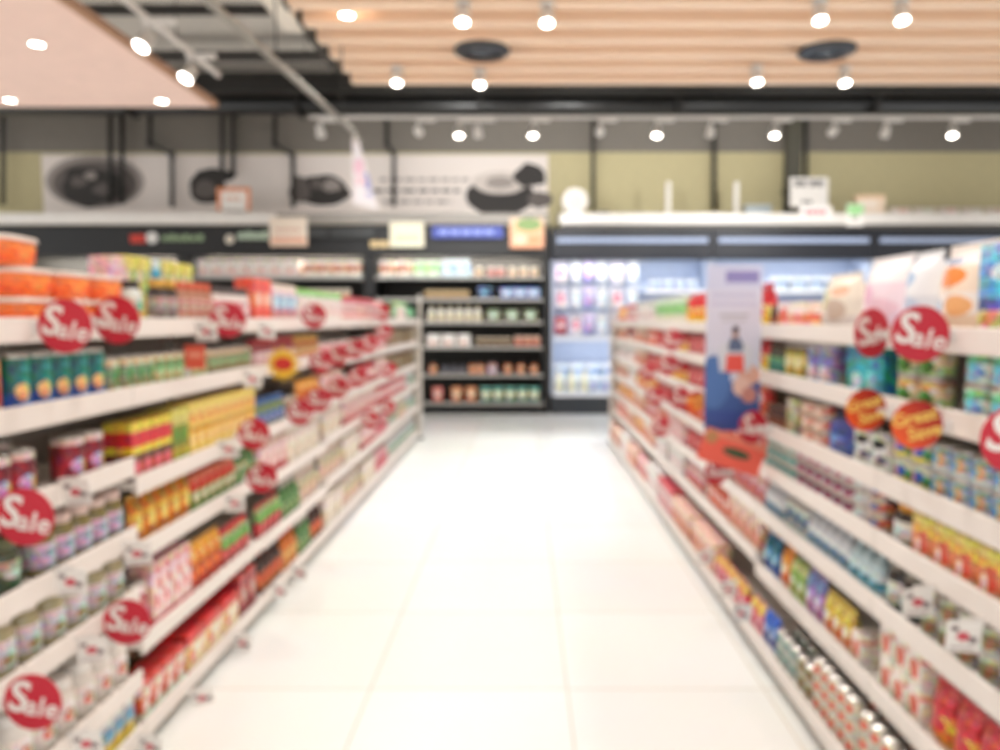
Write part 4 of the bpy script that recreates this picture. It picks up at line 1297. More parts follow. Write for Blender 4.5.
sp = at_x(283, 364, XL + .1)
st = thing('star_card', 'yellow starburst card with red centre before the amber jars', 'price card', sp)
n = 12
pts = [((.095 if k % 2 == 0 else .062) * math.cos(PI * k / n), (.095 if k % 2 == 0 else .062) * math.sin(PI * k / n)) for k in range(2 * n)]
sb = MB()
sb.add([(x, -.001, z) for x, z in pts] + [(x, .001, z) for x, z in pts], [list(range(2 * n)), [2 * n + k for k in range(2 * n)][::-1]] + [[k, 2 * n + k, 2 * n + (k + 1) % (2 * n), (k + 1) % (2 * n)] for k in range(2 * n)], mat('F2C33C', .45))
link('card', sb, st)
link('printed_mark', MB().lathe([(.0001, .0016), (.048, .0016)], mat('D8342F', .45), 18, sy=.7, tr=ROT_DISC, cap=False), st)
link('clip_arm', MB().box((-.0945, .001, -.006), (0, .004, .006), CLEAR), st)
sp = at_x(195, 357, XL + .05)
st = thing('square_card', 'small red square card before the light green tins', 'price card', sp)
link('card', MB().box((-.04, -.001, -.045), (.04, .001, .045), P('DE5A46', [('r', .5, .6, .3, .12, 'EE9A84')]), .0005), st)
link('clip_arm', MB().box((-.0445, .001, -.075), (-.02, .004, -.04), CLEAR), st)

# hanging poster at the joint of the second and third bay
PD = 3.42
pa, pb = at_y(707, 265, PD), at_y(759, 431, PD)
W, H = pb.x - pa.x, pa.z - pb.z
po = thing('hanging_poster', 'tall poster with a person and a blue foot hanging out over the shelf edge', 'poster', (pa.x, PD, pb.z))
link('sheet', MB().box((0, -.002, 0), (W, .002, H), P([(0, '3A559C'), (.12, '40609F'), (.3, 'D0D3E4'), (.5, 'D6D6E8'), (.85, 'CDD0E8')], [('r', .64, .93, .3, .035, '8C86C0'), ('r', .5, .82, .4, .012, 'C0C0DC'), ('r', .5, .77, .42, .012, 'C6C4DE'), ('r', .5, .70, .26, .008, 'B4B2BC'), ('r', .5, .67, .22, .006, 'C0BEC6'), ('o', .16, .3, .3, .16, '4F76B4'), ('o', .8, .34, .2, .06, 'D9A896'), ('o', .66, .27, .16, .06, 'E3BFB2'), ('o', .8, .22, .14, .05, 'C88A80')])), po)
fig = MB()


def flat(pts, m, y):
    n = len(pts)
    fig.add([(x * W, y, z * H) for x, z in pts] + [(x * W, y - .0008, z * H) for x, z in pts], [list(range(n))[::-1] if False else [n + i for i in range(n)]] + [[i, (i + 1) % n, n + (i + 1) % n, n + i] for i in range(n)], m)


def ell(cx, cz, rx, rz, m, y, n=20):
    flat([(cx + rx * math.cos(2 * PI * i / n), cz + rz * math.sin(2 * PI * i / n)) for i in range(n)], m, y)


flat([(.22, .48), (.27, .52), (.4, .545), (.5, .55), (.62, .545), (.78, .52), (.84, .48), (.8, .36), (.26, .36)], mat('D9DCE6', .5), -.0022)
flat([(.4, .52), (.46, .57), (.6, .57), (.68, .52), (.66, .485), (.42, .485)], mat('5F6E90', .5), -.003)
ell(.53, .595, .055, .035, mat('C7A090', .5), -.0036)
ell(.53, .615, .06, .022, mat('3A3040', .5), -.0042)
flat([(.36, .36), (.7, .36), (.68, .465), (.38, .465)], mat('EE5A50', .5), -.0042)
link('printed_figure', fig, po)
link('clip_arm', MB().box((W - .01, .003, H * .55), (XR - .007 - pa.x, .006, H * .58), CLEAR), po)
cb = at_y(732, 452, 3.36)
co = thing('offer_board', 'tilted coral board with a dark green oval under the hanging poster', 'sign', (cb.x, 3.36, cb.z), (0, .32, 0))
link('board', MB().box((-.145, -.002, -.075), (.145, .002, .075), P([(0, 'EE6552'), (.8, 'E98A72')], [('o', .12, .75, .1, .2, 'C08A5C')]), .0008), co)
link('oval_print', MB().lathe([(.0001, .003), (.05, .003)], mat('4A5A3C', .5), 20, sx=1.3, sy=.42, tr=Matrix.Translation((.02, 0, 0)) @ ROT_DISC, cap=False), co)
link('clip_arm', MB().box((.1, .003, -.01), (.14, .006, .01), CLEAR), co)

# ------------------------------------------------------------------ black cooler wall at the far end
CY0 = 11.8
BLK = mat('141516', .45)
BLK2 = mat('131415', .5)
CZ = [at_y(480, y, CY0).z for y in (403, 375, 347, 322, 299, 277)]
XCE = at_y(549, 320, CY0).x
DEP = .78
cool_x = [-8.2, -5.3, -2.4, XCE]
cn = ['far side', 'middle', 'aisle']
COOLN = [f'{c} black cooler' for c in cn]
LZ0, LZ1 = at_y(700, 224, CY0 - .1).z, at_y(700, 213, CY0 - .1).z
top_hdr, bot_hdr = LZ0 - .003, at_y(480, 256, CY0).z
for i in range(3):
    x0, x1 = cool_x[i], cool_x[i + 1]
    Wd = x1 - x0
    c = thing('cooler_cabinet', f'Black open shelved cooler cabinet, the {cn[i]} one of three along the wall', 'cooler', (x0, CY0, 0), group='black cooler cabinets')
    link('base_plinth', MB().box((.01, .02, 0), (Wd - .01, DEP, CZ[0] - .09), BLK, .004), c)
    link('back_panel', MB().box((.05, DEP - .04, CZ[0] - .08), (Wd - .05, DEP, top_hdr - .02), mat('26241F', .6)), c)
    for xx in (0, Wd - .09):
        link('side_panel', MB().box((xx, 0, 0), (xx + .09, DEP, top_hdr - .01), BLK, .004), c)
    h = link('header', MB().box((0, -.02, bot_hdr), (Wd, .25, top_hdr), BLK2, .01), c)
    link('hidden_light_strip', MB().box((.1, .255, bot_hdr + .01), (Wd - .1, .29, bot_hdr + .03), mat('FFF4E4', .4, emit=3)), h)  # unseen glowing strip, added behind the header
    for k, z in enumerate(CZ):
        s = link('shelf', MB().box((.092, .03, z - .02), (Wd - .092, DEP - .045, z + .004), BLK2), c)
        link('price_rail', MB().box((.092, .012, z - .034), (Wd - .092, .028, z + .012), mat('B4B2AC', .4)), s)
    ld = bpy.data.lights.new('cooler_fill', 'AREA')  # area light added to brighten the cooler shelves, no visible fixture
    ld.shape = 'RECTANGLE'
    ld.size, ld.size_y = Wd - .3, .05
    ld.energy = 55
    ld.color = (1, .93, .84)
    o = bpy.data.objects.new('cooler_fill', ld)
    COL.objects.link(o)
    o.location = (x0 + Wd / 2, CY0 + .27, bot_hdr - .004)
    o.rotation_euler = (math.radians(25), 0, 0)

P = busy_print
PR['c_white_box'] = carton(.21, .2, .27, P([(0, 'F1DDD8'), (.4, 'F7EDE8'), (.8, 'F3E2DC')], [('o', .4, .4, .2, .2, 'E6A8A4'), ('r', .6, .75, .2, .08, 'D8C0B4')]), name='chilled_carton')
PR['c_red_box'] = carton(.21, .2, .25, P([(0, 'F0E2D4'), (.4, 'D98A64'), (.7, 'F3E4D8')], [('o', .4, .5, .2, .2, 'C04A3C')]), name='chilled_carton')
PR['c_green_box'] = carton(.19, .2, .25, P([(0, 'E6F0D8'), (.4, 'B4D88C'), (.75, 'EAF2E0')]), name='chilled_carton')
PR['c_blue_box'] = carton(.21, .2, .26, P([(0, 'DCE6F4'), (.4, '9CB8E4'), (.7, 'E9F0F8')], [('o', .4, .5, .22, .12, 'F4F6FA')]), name='chilled_carton')
PR['c_cream_tub'] = tub(.062, .15, mat('EADDC8', .4), mat('F2E8D8', .4), P([(0, 'DDB48C'), (.5, 'EBD8BC')]), 0, 'chilled_tub')
PR['c_rose_tub'] = tub(.062, .15, mat('E8C0B4', .4), mat('F2E4DC', .4), P([(0, 'C9605C'), (.5, 'E2A69C')]), 0, 'chilled_tub')
PR['c_brown_cup'] = tub(.055, .13, mat('C9A97C', .4), mat('D9C29C', .4), P([(0, '9C7444'), (.5, 'CFAE80')]), 0, 'chilled_cup')
PR['c_navy_pack'] = carton(.24, .12, .18, P([(0, '3C4A74'), (.4, '2E3850'), (.8, '6A7AA8')], [('o', .4, .5, .2, .2, 'A8B4D4')]), name='chilled_carton')
PR['c_lilac_pack'] = carton(.2, .12, .18, P([(0, '5A6AA8'), (.4, 'B4B8DC'), (.8, '4A5A98')], [('r', .5, .5, .3, .15, 'E6E4F2')]), name='chilled_carton')
PR['c_milk'] = bottle(.062, .24, mat('F3EFE4', .35), mat('D9C8A0', .4), P([(0, 'E6DCC4'), (.5, 'F4F0E6')], [('o', .5, .5, .2, .2, 'C9B48C')]), name='milk_bottle')
PR['c_sage_pack'] = pillow(.22, .1, .19, P([(0, '6E7F5A'), (.4, 'B8BFA0'), (.7, '8A9478')], [('o', .5, .5, .3, .2, 'DDE0CC')]), mat('A4AC8C', .4), 'salad_bag')
PR['c_white_tray'] = carton(.2, .16, .19, P([(0, 'F4ECE8'), (.8, 'F8F4F0')], [('o', .5, .3, .25, .2, 'E2A89C')]), name='chilled_carton')
PR['c_brown_tub'] = tub(.05, .14, mat('8A6A4C', .4), mat('E6D8C4', .4), P([(0, '6E4E34'), (.5, 'BFA07C')]), 0, 'chilled_cup')
PR['c_peach_tub'] = tub(.062, .16, mat('E2A07C', .4), mat('F3D8C8', .4), P([(0, 'C9604A'), (.5, 'EBB49C')]), 0, 'chilled_tub')
PR['c_amber_jar'] = jar(.06, .19, mat('C87444', .25, coat=.5), mat('3A302C', .4), P([(0, 'E3A078'), (.5, 'F0C8A8')]), name='chilled_jar')
PR['c_lilac_jar'] = jar(.075, .2, mat('D9A49C', .25, coat=.5), mat('4A4044', .4), P([(0, 'CFC0D8'), (.5, 'E0B4A4')]), name='chilled_jar')
PR['c_grey_jar'] = jar(.05, .15, mat('6A6870', .25, coat=.5), mat('4A4A50', .4), P([(0, '8A8890'), (.5, '5A5860')]), name='chilled_jar')
PR['c_red_pack'] = pillow(.17, .12, .24, P([(0, 'D9705C'), (.5, 'E8988A')], [('o', .5, .5, .3, .2, 'F2CFC4')]), mat('E0887A', .4), 'meat_packet')
PR['c_orange_pack'] = pillow(.17, .12, .24, P([(0, 'D98450'), (.5, 'EBAF80')], [('o', .5, .5, .3, .22, 'F3D8B8')]), mat('E2A070', .4), 'meat_packet')
PR['c_teal_pack'] = pillow(.17, .12, .24, P([(0, '4E9A8C'), (.35, 'E6E2B4'), (.7, '6AB0A0')], [('o', .5, .45, .3, .2, 'EFEAC8')]), mat('8CC4B4', .4), 'cheese_packet')


P = print_mat


def C(i, lv, key, desc, px0, px1, gap=.006, rows=1, stack=1):
    x0, x1 = at_y(px0, 320, CY0).x, at_y(px1, 320, CY0).x
    facing('back', COOLN[i], ['bottom', 'fifth', 'fourth', 'third', 'second', 'top'][lv] + ' shelf', PR[key], desc, x0, x1, CZ[lv] + .006, CY0 + .03, end='outer end', fan=True, gap=gap, rows=rows, stack=stack)


C(0, 5, 'c_white_box', 'white carton with pale print', 100, 172)
C(1, 5, 'c_white_box', 'white carton with pale print', 198, 300)
C(1, 5, 'c_red_box', 'red and cream carton', 302, 362)
C(2, 5, 'c_red_box', 'red and cream carton', 378, 412)
C(2, 5, 'c_green_box', 'pale green carton', 413, 440)
C(2, 5, 'c_blue_box', 'pale blue carton', 441, 470)
C(2, 5, 'c_cream_tub', 'cream tub with white lid', 471, 486)
C(2, 5, 'c_rose_tub', 'rose coloured tub', 487, 505)
C(2, 5, 'c_cream_tub', 'cream tub after the rose', 507, 540)
C(0, 4, 'c_white_box', 'white carton with pale print', 60, 172)
C(1, 4, 'c_cream_tub', 'cream tub with white lid', 250, 350)
C(2, 4, 'c_brown_cup', 'brown cup with tan lid', 424, 469, gap=.004)
C(2, 4, 'c_navy_pack', 'dark navy carton', 470, 500, gap=.004)
C(2, 4, 'c_lilac_pack', 'lilac and blue carton', 500, 540, gap=.004)
C(2, 3, 'c_milk', 'white milk bottle', 426, 482, gap=.004)
C(2, 3, 'c_sage_pack', 'sage green salad bag', 484, 540, gap=.004)
C(2, 2, 'c_white_tray', 'white carton with pink print', 425, 471, gap=.004)
C(2, 2, 'c_brown_tub', 'small brown cup', 475, 512, gap=.004)
C(2, 2, 'c_peach_tub', 'peach tub with pale lid', 514, 541, gap=.004)
C(2, 1, 'c_amber_jar', 'amber jar with dark lid', 426, 438)
C(2, 1, 'c_grey_jar', 'small grey jar', 440, 466, gap=.03)
C(2, 1, 'c_amber_jar', 'amber jar after the grey', 468, 484)
C(2, 1, 'c_lilac_jar', 'large peach and lilac jar', 484, 500)
C(2, 1, 'c_amber_jar', 'amber jar near the post', 501, 541, gap=.06)
C(2, 0, 'c_red_pack', 'red meat packet', 426, 447, gap=.003)
C(2, 0, 'c_orange_pack', 'orange meat packet', 448, 478, gap=.003)
C(2, 0, 'c_teal_pack', 'teal and cream cheese packet', 479, 541, gap=.003)

# ------------------------------------------------------------------ bright chiller on the other side
CHX = [at_y(551, 320, CY0).x, 2.95, 5.45, 7.95]
HN = ['nearest the black cooler', 'in the middle', 'at the far corner']
CHN = ['first bright chiller', 'second bright chiller', 'third bright chiller']
NAVY = mat('0F1522', .4)
fz0, fz1 = at_y(600, 259, CY0).z, at_y(600, 229, CY0).z
CHI = mat('C2CFE6', .4)
CHZ = [at_y(580, y, CY0).z for y in (394, 338)]
for i in range(3):
    x0, x1 = CHX[i] + .004, CHX[i + 1] - .004
    Wd = x1 - x0
    c = thing('chiller_cabinet', f'Brightly lit open chiller cabinet with navy header, {HN[i]}', 'chiller', (x0, CY0, 0), group='bright chiller cabinets')
    link('base_plinth', MB().box((.0, .0, 0), (Wd, DEP, CHZ[0] - .03), mat('2B3036', .4), .006), c)
    link('back_panel', MB().box((.03, DEP - .05, CHZ[0]), (Wd - .03, DEP, fz1), CHI), c)
    for xx in (0, Wd - .03):
        link('side_panel', MB().box((xx, 0.05, CHZ[0] - .03), (xx + .03, DEP, fz1), mat('C8D2E4', .4), .003), c)
    h = link('header', MB().box((0, -.03, fz0), (Wd, .3, fz1), NAVY, .008), c)
    link('front_strip', MB().box((.08, -.045, at_y(600, 243, CY0).z), (Wd - .08, -.031, at_y(600, 238, CY0).z), mat('9AA8C4', .25, emit=.15), .002), h)
    link('light_tube', MB().box((.06, .31, fz0 + .01), (Wd - .06, .35, fz0 + .05), mat('EAF0FF', .4, emit=2)), h)
    shelf_zs = [CHZ[0], CHZ[1], at_y(600, 291, CY0).z]
    for k, z in enumerate(shelf_zs):
        xs = at_y(645, 320, CY0).x - x0 if (i == 0 and k == 2) else .032
        s = link('shelf', MB().box((xs, .06 if k else .0, z - .02), (Wd - .032, DEP - .052, z + .004), CHI), c)
        link('price_rail', MB().box((xs, .03 if k else -.012, z - .04), (Wd - .032, .058 if k else .0, z + .025), mat('EEF2FA', .35)), s)
    for k, z in ((1, shelf_zs[1]), (2, shelf_zs[2])):
        link('shelf_lamp', MB().box((at_y(648, 320, CY0).x - x0 if (i == 0 and k == 2) else .08, .09, z - .034), (Wd - .08, .12, z - .021), mat('EAF0FF', .4, emit=1.3)), c)
    for zz in (fz0 - .06, shelf_zs[1] - .05):
        ld = bpy.data.lights.new('chiller_lamp', 'AREA')
        ld.shape = 'RECTANGLE'
        ld.size, ld.size_y = Wd - .2, .06
        ld.energy = 5
        ld.color = (.88, .93, 1)
        o = bpy.data.objects.new('chiller_lamp', ld)
        COL.objects.link(o)
        o.location = (x0 + Wd / 2, CY0 + .12, zz)
        o.rotation_euler = (math.radians(25), 0, 0)
P = busy_print
PR['h_pink_pack'] = pillow(.2, .05, .32, P([(0, 'F3E6EA'), (.3, 'F6EEF2')], [('o', .5, .5, .3, .22, 'E0708C'), ('r', .5, .85, .4, .06, '4A5470')]), mat('F0E6EC', .3), 'ham_packet')
PR['h_white_pack'] = pillow(.15, .05, .32, P([(0, 'E6E9EE'), (.5, 'F6F6F4')], [('o', .5, .4, .25, .15, 'CBD8E8'), ('r', .5, .8, .3, .06, '5A6480')]), mat('F0F0F2', .3), 'ham_packet')
PR['h_lilac_pack'] = pillow(.18, .05, .33, P([(0, 'A49CD0'), (.4, 'C8C0E4'), (.8, 'E4D4E6')], [('r', .5, .5, .25, .2, 'D8A8C8')]), mat('C4BCE0', .3), 'ham_packet')
PR['h_red_pack'] = pillow(.2, .05, .28, P([(0, 'B8485A'), (.4, 'D05A66')], [('o', .5, .5, .25, .2, 'F0C8CC')]), mat('D07880', .3), 'ham_packet')
PR['h_blue_box'] = carton(.24, .18, .22, P([(0, 'E4ECF6'), (.45, '8CA8D4'), (.65, 'F0F4FA')], [('r', .5, .55, .4, .1, '5A7CBC')]), name='chilled_carton')
PR['h_cream_bottle'] = bottle(.075, .36, mat('F6F2DC', .3), mat('E6E2C4', .4), P([(0, 'F3F0D8'), (.5, 'F8F6EA')], [('o', .5, .5, .3, .2, 'E4E2B8')]), name='milk_bottle')
PR['h_milk_jug'] = bottle(.08, .34, mat('E9EEF6', .3), mat('5A84C4', .4), P([(0, 'C4D4EC'), (.5, 'EEF2F8')], [('o', .5, .5, .3, .15, '6A94CC')]), name='milk_bottle')
PR['h_white_tub'] = tub(.09, .17, mat('EEF1F6', .3), mat('F6F8FA', .3), P([(0, 'D4DEEE'), (.5, '8FB0DC'), (.7, 'EEF2F8')]), 0, 'chilled_tub')


P = print_mat


def Hh(i, key, desc, px0, px1, z, shelf, gap=.01, y=.08, rows=1, stack=1):
    facing('back', CHN[i], shelf, PR[key], desc, at_y(px0, 320, CY0).x, at_y(px1, 320, CY0).x, z, CY0 + y, end='cooler end', fan=True, gap=gap, rows=rows, stack=stack)


# hooks carry the hanging packets: a rack of rods per chiller
zh = [at_y(580, y, CY0).z for y in (283, 309, 336)]
rack = thing('hook_rack', 'wire hook rack carrying hanging packets in the first bright chiller', 'hook rack', (CHX[0] + .06, CY0 + .3, 0))
for z in zh:
    link('rod', MB().tube([(0, 0, z + .36), (1.5, 0, z + .36)], .006, STEELB), rack)
for zi, (z, sh) in enumerate(zip(zh, ('upper hook row', 'middle hook row', 'lower hook row'))):
    z = z + .02
    Hh(0, 'h_pink_pack' if zi < 2 else 'h_red_pack', 'pink printed ham packet' if zi < 2 else 'red ham packet', 553, 570, z, sh, y=.2)
    Hh(0, 'h_white_pack' if zi < 2 else 'h_pink_pack', 'white ham packet' if zi < 2 else 'pink printed ham packet', 571, 583, z, sh, y=.2)
    Hh(0, 'h_lilac_pack', 'lilac ham packet', 584, 597, z, sh, y=.2)
    Hh(0, 'h_white_pack', 'white ham packet past the lilac', 598, 609, z, sh, y=.2)
    Hh(0, 'h_pink_pack', 'pink ham packet past the white', 611, 627, z, sh, y=.2)
    Hh(0, 'h_white_pack', 'white ham packet past the pink', 628, 642, z, sh, y=.2)
Hh(0, 'h_cream_bottle', 'cream milk bottle', 553, 592, CHZ[0] + .006, 'bottom shelf')
Hh(0, 'h_milk_jug', 'milk bottle with blue cap', 593, 640, CHZ[0] + .006, 'bottom shelf')
Hh(0, 'h_blue_box', 'white and blue carton', 553, 640, CHZ[0] + .006, 'bottom shelf rear', y=.42, stack=2)
z3 = at_y(600, 291, CY0).z + .006
Hh(0, 'h_white_tub', 'white tub with blue band', 650, 700, z3, 'top shelf')
Hh(1, 'h_white_tub', 'white tub with blue band', 716, 770, z3, 'top shelf')
Hh(1, 'h_blue_box', 'white and blue carton', 772, 862, z3, 'top shelf')
Hh(2, 'h_blue_box', 'white and blue carton', 876, 940, z3, 'top shelf')
Hh(2, 'h_white_tub', 'white tub with blue band', 942, 985, z3, 'top shelf')

# ------------------------------------------------------------------ ledges, mural and signs over the cabinets
XM = at_y(276, 218, CY0 - .1).x
for nm, xa, xb, lb in (('left', -10, XM, 'black coolers'), ('grey', XM + .004, XCE - .02, 'aisle end of the black coolers'), ('right', at_y(560, 218, CY0 - .1).x, 10, 'bright chillers')):
    lo = thing('cabinet_ledge', f"Long {'grey' if nm == 'grey' else 'white'} ledge running over the {lb}", 'ledge', (xa, CY0 - .1, LZ0))
    link('fascia', MB().box((0, 0, 0), (xb - xa, .03, LZ1 - LZ0), mat('9C968E', .5) if nm == 'grey' else mat('F4EFE9', .35), .006), lo)
    link('top_board', MB().box((0, .03, LZ1 - LZ0 - .02), (xb - xa, .8, LZ1 - LZ0 - .002), mat('EDE8E2', .4)), lo)
    if nm == 'right':
        link('under_panel', MB().box((.04, .04, fz1 - LZ0 + .003), (xb - xa - .04, .78, -.002), mat('5A5752', .5)), lo)
for px, lb in ((668, 'nearer the round sign'), (736, 'nearer the price card')):
    a = at_y(px, 214, CY0 + .1)
    b = at_y(px, 181, CY0 + .1)
    thing('ledge_post', f'slim white post on the white ledge, {lb}', 'post', (a.x, CY0 + .1, LZ1 - .0015), mb=MB().box((-.035, -.02, 0), (.035, .02, b.z - a.z), mat('F1ECE4', .4), .008).box((-.06, -.04, 0), (.06, .04, .012), mat('E6E0D8', .4)))
a = at_y(575, 201, CY0 + .15)
rs = thing('round_sign', 'round white sign standing on the ledge over the chillers', 'sign', (a.x, CY0 + .15, LZ1 - .0015))
link('disc', MB().lathe([(.2, -.01), (.205, 0), (.2, .01)], P('EDE6DE', [('o', .5, .5, .3, .3, 'E2D8CE')]), 32, tr=Matrix.Translation((0, 0, a.z - LZ1)) @ ROT_DISC, smooth=False), rs)
link('foot', MB().box((-.09, -.04, 0), (.09, .04, .02), WHITE, .004), rs)
a = at_y(604, 213, CY0 + .3)
thing('dark_bracket', 'low dark metal bracket lying on the ledge beside the round sign', 'bracket', (a.x, CY0 + .3, LZ1 - .0015), mb=MB().box((-.2, -.05, 0), (.2, .05, .03), dk, .004).box((-.14, -.05, .03), (.08, -.03, .08), dk, .004))
a = at_y(757, 204, CY0 + .2)
gb = thing('glass_box', 'clear blue grey plastic box on the ledge beside the white post', 'box', (a.x, CY0 + .2, LZ1 - .0015))
link('box_body', MB().box((-.2, -.1, 0), (.2, .1, .13), mat('A8B4B8', .2, coat=.4), .01), gb)
link('box_lid', MB().box((-.21, -.11, .13), (.21, .11, .16), mat('C4CCCC', .3), .008), gb)


def card(px0, py0, px1, py1, y, name, label, cat, print_m, frame=None, text_rows=(), tilt=-.08):
    a, b = at_y(px0, py1, y), at_y(px1, py0, y)
    w, h = b.x - a.x, b.z - a.z
    o = thing(name, label, cat, (a.x, y, a.z), (tilt, 0, 0))
    link('card', MB().box((0, -.004, 0), (w, .004, h), print_m), o)
    if frame:
        f = MB()
        t = w * .12
        f.box((0, -.009, 0), (t, -.004, h), frame).box((w - t, -.009, 0), (w, -.004, h), frame).box((t, -.009, h - t), (w - t, -.004, h), frame)
        link('frame', f, o)
    for (rx0, rx1, rz0, rz1, m) in text_rows:
        n = max(2, int((rx1 - rx0) / .14))
        tb = MB()
        st = (rx1 - rx0) / n
        for k in range(n):
            tb.box(((rx0 + k * st) * w, -.007, rz0 * h), ((rx0 + (k + .78) * st) * w, -.0045, rz1 * h), m)
        link('text_line', tb, o)
    if not name.startswith('header') and y > CY0:
        link('foot', MB().box((w * .2, -.03, -.004), (w * .8, .05, .006), CLEAR), o)
    return o


ink = mat('5A5654', .6)
card(217, 187, 250, 211, CY0 + .02, 'price_sign', 'white card with orange frame on the ledge before the pan mural', 'sign', P('FBF6F0'), mat('EE9A6C', .5), [(.25, .75, .45, .6, mat('F0C0A4', .6))])
card(790, 177, 829, 207, CY0 + .1, 'price_sign', 'white card with dark writing on the ledge beside the grey column', 'sign', P('F7F2EC'), None, [(.12, .45, .7, .9, ink), (.52, .9, .7, .9, ink), (.3, .6, .12, .22, ink)])
card(800, 206, 832, 219, CY0 - .14, 'price_sign', 'small white card with red writing on the ledge front', 'sign', P('F9F2EE'), None, [(.15, .85, .35, .7, mat('E0606C', .6))], tilt=0)
o = card(846, 204, 864, 226, CY0 - .16, 'price_sign', 'white card with a green round top beside the beige box', 'sign', P([(0, 'F6F2EC'), (.55, 'CDEBC4')], [('o', .5, .72, .45, .26, 'A8DE9C')]), None, [(.3, .7, .3, .42, ink)], tilt=0)
a = at_y(865, 226, CY0 - .3)
bbx = carton(.44, .15, .3, P([(0, 'F3DCC4'), (.8, 'EBC8A4')], [('r', .4, .5, .3, .25, 'F8E8D8')]), name='cardboard_box')
bb = bbx.place((a.x + .24, CY0 + .12, LZ1), 0, 'Beige cardboard box on the ledge beside the green topped card', None, True)
for k in range(5):
    a = at_y(905 + 24 * k, 221, CY0)
    rb = pillow(.34, .2, .12, P([(0, 'E6D8CC'), (.5, 'F0E4DC')], [('o', .5, .5, .25, .25, ['EBC0B0', 'D8DCC8', 'F0C8C0', 'E6E0D4', 'E2C8B8'][k])]), mat('E9DED4', .4), 'linen_bag')
    rb.place((a.x, CY0 + .15, LZ1), 0, f'Pale bag lying on the ledge past the beige box, {ORD[k]} from the box', 'pale bags on the ledge', False)
card(270, 217, 307, 246, CY0 - .115, 'header_sign', 'beige sign with pink writing on the black cooler header', 'sign', P([(0, 'F0CDB4'), (.3, 'F6E6D4')], [('r', .5, .25, .4, .05, 'E0987C')]), None, [(.15, .85, .5, .6, mat('E6B49C', .6))], tilt=0)
card(390, 222, 424, 247, CY0 - .115, 'header_sign', 'pale green sign on the black cooler header', 'sign', P([(0, 'EFEBD0'), (.15, 'DDE9C4')], [('r', .5, .62, .35, .08, 'F3EBC4'), ('r', .5, .35, .35, .14, 'BFE0A8')]), mat('EFE6CC', .5), tilt=0)
card(510, 218, 544, 248, CY0 - .115, 'header_picture_sign', 'square produce picture with greens and orange fruit on the cooler header', 'picture', P([(0, 'E8A884'), (.45, 'E6B48C'), (.8, 'E2C0A0')], [('o', .55, .78, .38, .22, '7F9A5C'), ('o', .3, .3, .2, .16, 'F2CDB0'), ('o', .7, .25, .2, .16, 'EE9A70')]), tilt=0)
card(432, 226, 503, 238, CY0 - .115, 'header_strip_sign', 'blue lettered strip on the black cooler header', 'sign', P('3446A0'), None, [(.1, .9, .3, .7, mat('8C9CE0', .5))], tilt=0)
card(309, 227, 327, 237, CY0 - .115, 'header_plate_sign', 'small grey plate on the cooler header beside the beige sign', 'sign', P('383A3A'), tilt=0)
card(330, 227, 374, 238, CY0 - .115, 'header_plate_sign', 'wide grey plate on the cooler header before the green sign', 'sign', P('303232'), tilt=0)
hl = at_y(130, 239, CY0 - .03)
lg = thing('lettering_sign', 'red and white mark with greenish lettering on the black cooler header', 'lettering', (hl.x, CY0 - .022, hl.z))
link('red_mark', MB().box((0, -.008, -.06), (.24, 0, .07), mat('D8402F', .5), .01), lg)
link('white_disc', MB().lathe([(.09, -.004), (.09, .004)], WHITE, 20, tr=Matrix.Translation((.34, -.004, .02)) @ ROT_DISC, smooth=False), lg)
tb = MB()
for k in range(6):
    tb.box((.5 + k * .11, -.008, -.03), (.585 + k * .11, 0, .05 + .02 * (k % 2)), mat('9CB48C', .5), .006)
link('lettering', tb, lg)
hl = at_y(225, 238, CY0 - .03)
lg = thing('lettering_sign', 'white disc with pale green lettering on the header near the carded end', 'lettering', (hl.x, CY0 - .022, hl.z))
link('white_disc', MB().lathe([(.07, -.004), (.07, .004)], mat('F0E6D4', .5), 20, tr=Matrix.Translation((.07, -.004, -.02)) @ ROT_DISC, smooth=False), lg)
tb = MB()
for k in range(4):
    tb.box((.2 + k * .12, -.008, -.02), (.3 + k * .12, 0, .08 + .02 * (k % 2)), mat('C8DCC4', .5), .006)
link('lettering', tb, lg)
for px, k in ((350, 0), (495, 1)):
    hl = at_y(px + 20, 244, CY0 - .05)
    tb = MB()
    for q in range(3 - k):
        tb.box((q * .14, -.01, -.05), (.12 + q * .14, 0, .05), mat('EBD09C', .5), .008)
    thing('header_tag_sign', f'small cream price tag under the {["grey plate", "blue strip"][k]} on the cooler header', 'price tag', (hl.x, CY0 - .022, hl.z), mb=tb)

# mural of grey kitchen pictures
MY = WALL_Y - .0
ma_, mb_ = at_y(45, 213, MY), at_y(548, 155, MY)
mw, mh = mb_.x - ma_.x, mb_.z - ma_.z + .0
mu = thing('wall_mural', 'long pale mural of grey kitchen pictures on the wall over the coolers', 'mural', (ma_.x, MY, ma_.z - .1))
link('mural_panel', MB().box((0, -.03, 0), (mw, 0, mh + .1), P('EFE5DE', rough=.7)), mu)
g1, g2_, g3, g4 = mat('3A3634', .7), mat('6E6662', .7), mat('A89E98', .7), mat('DDD3CB', .7)


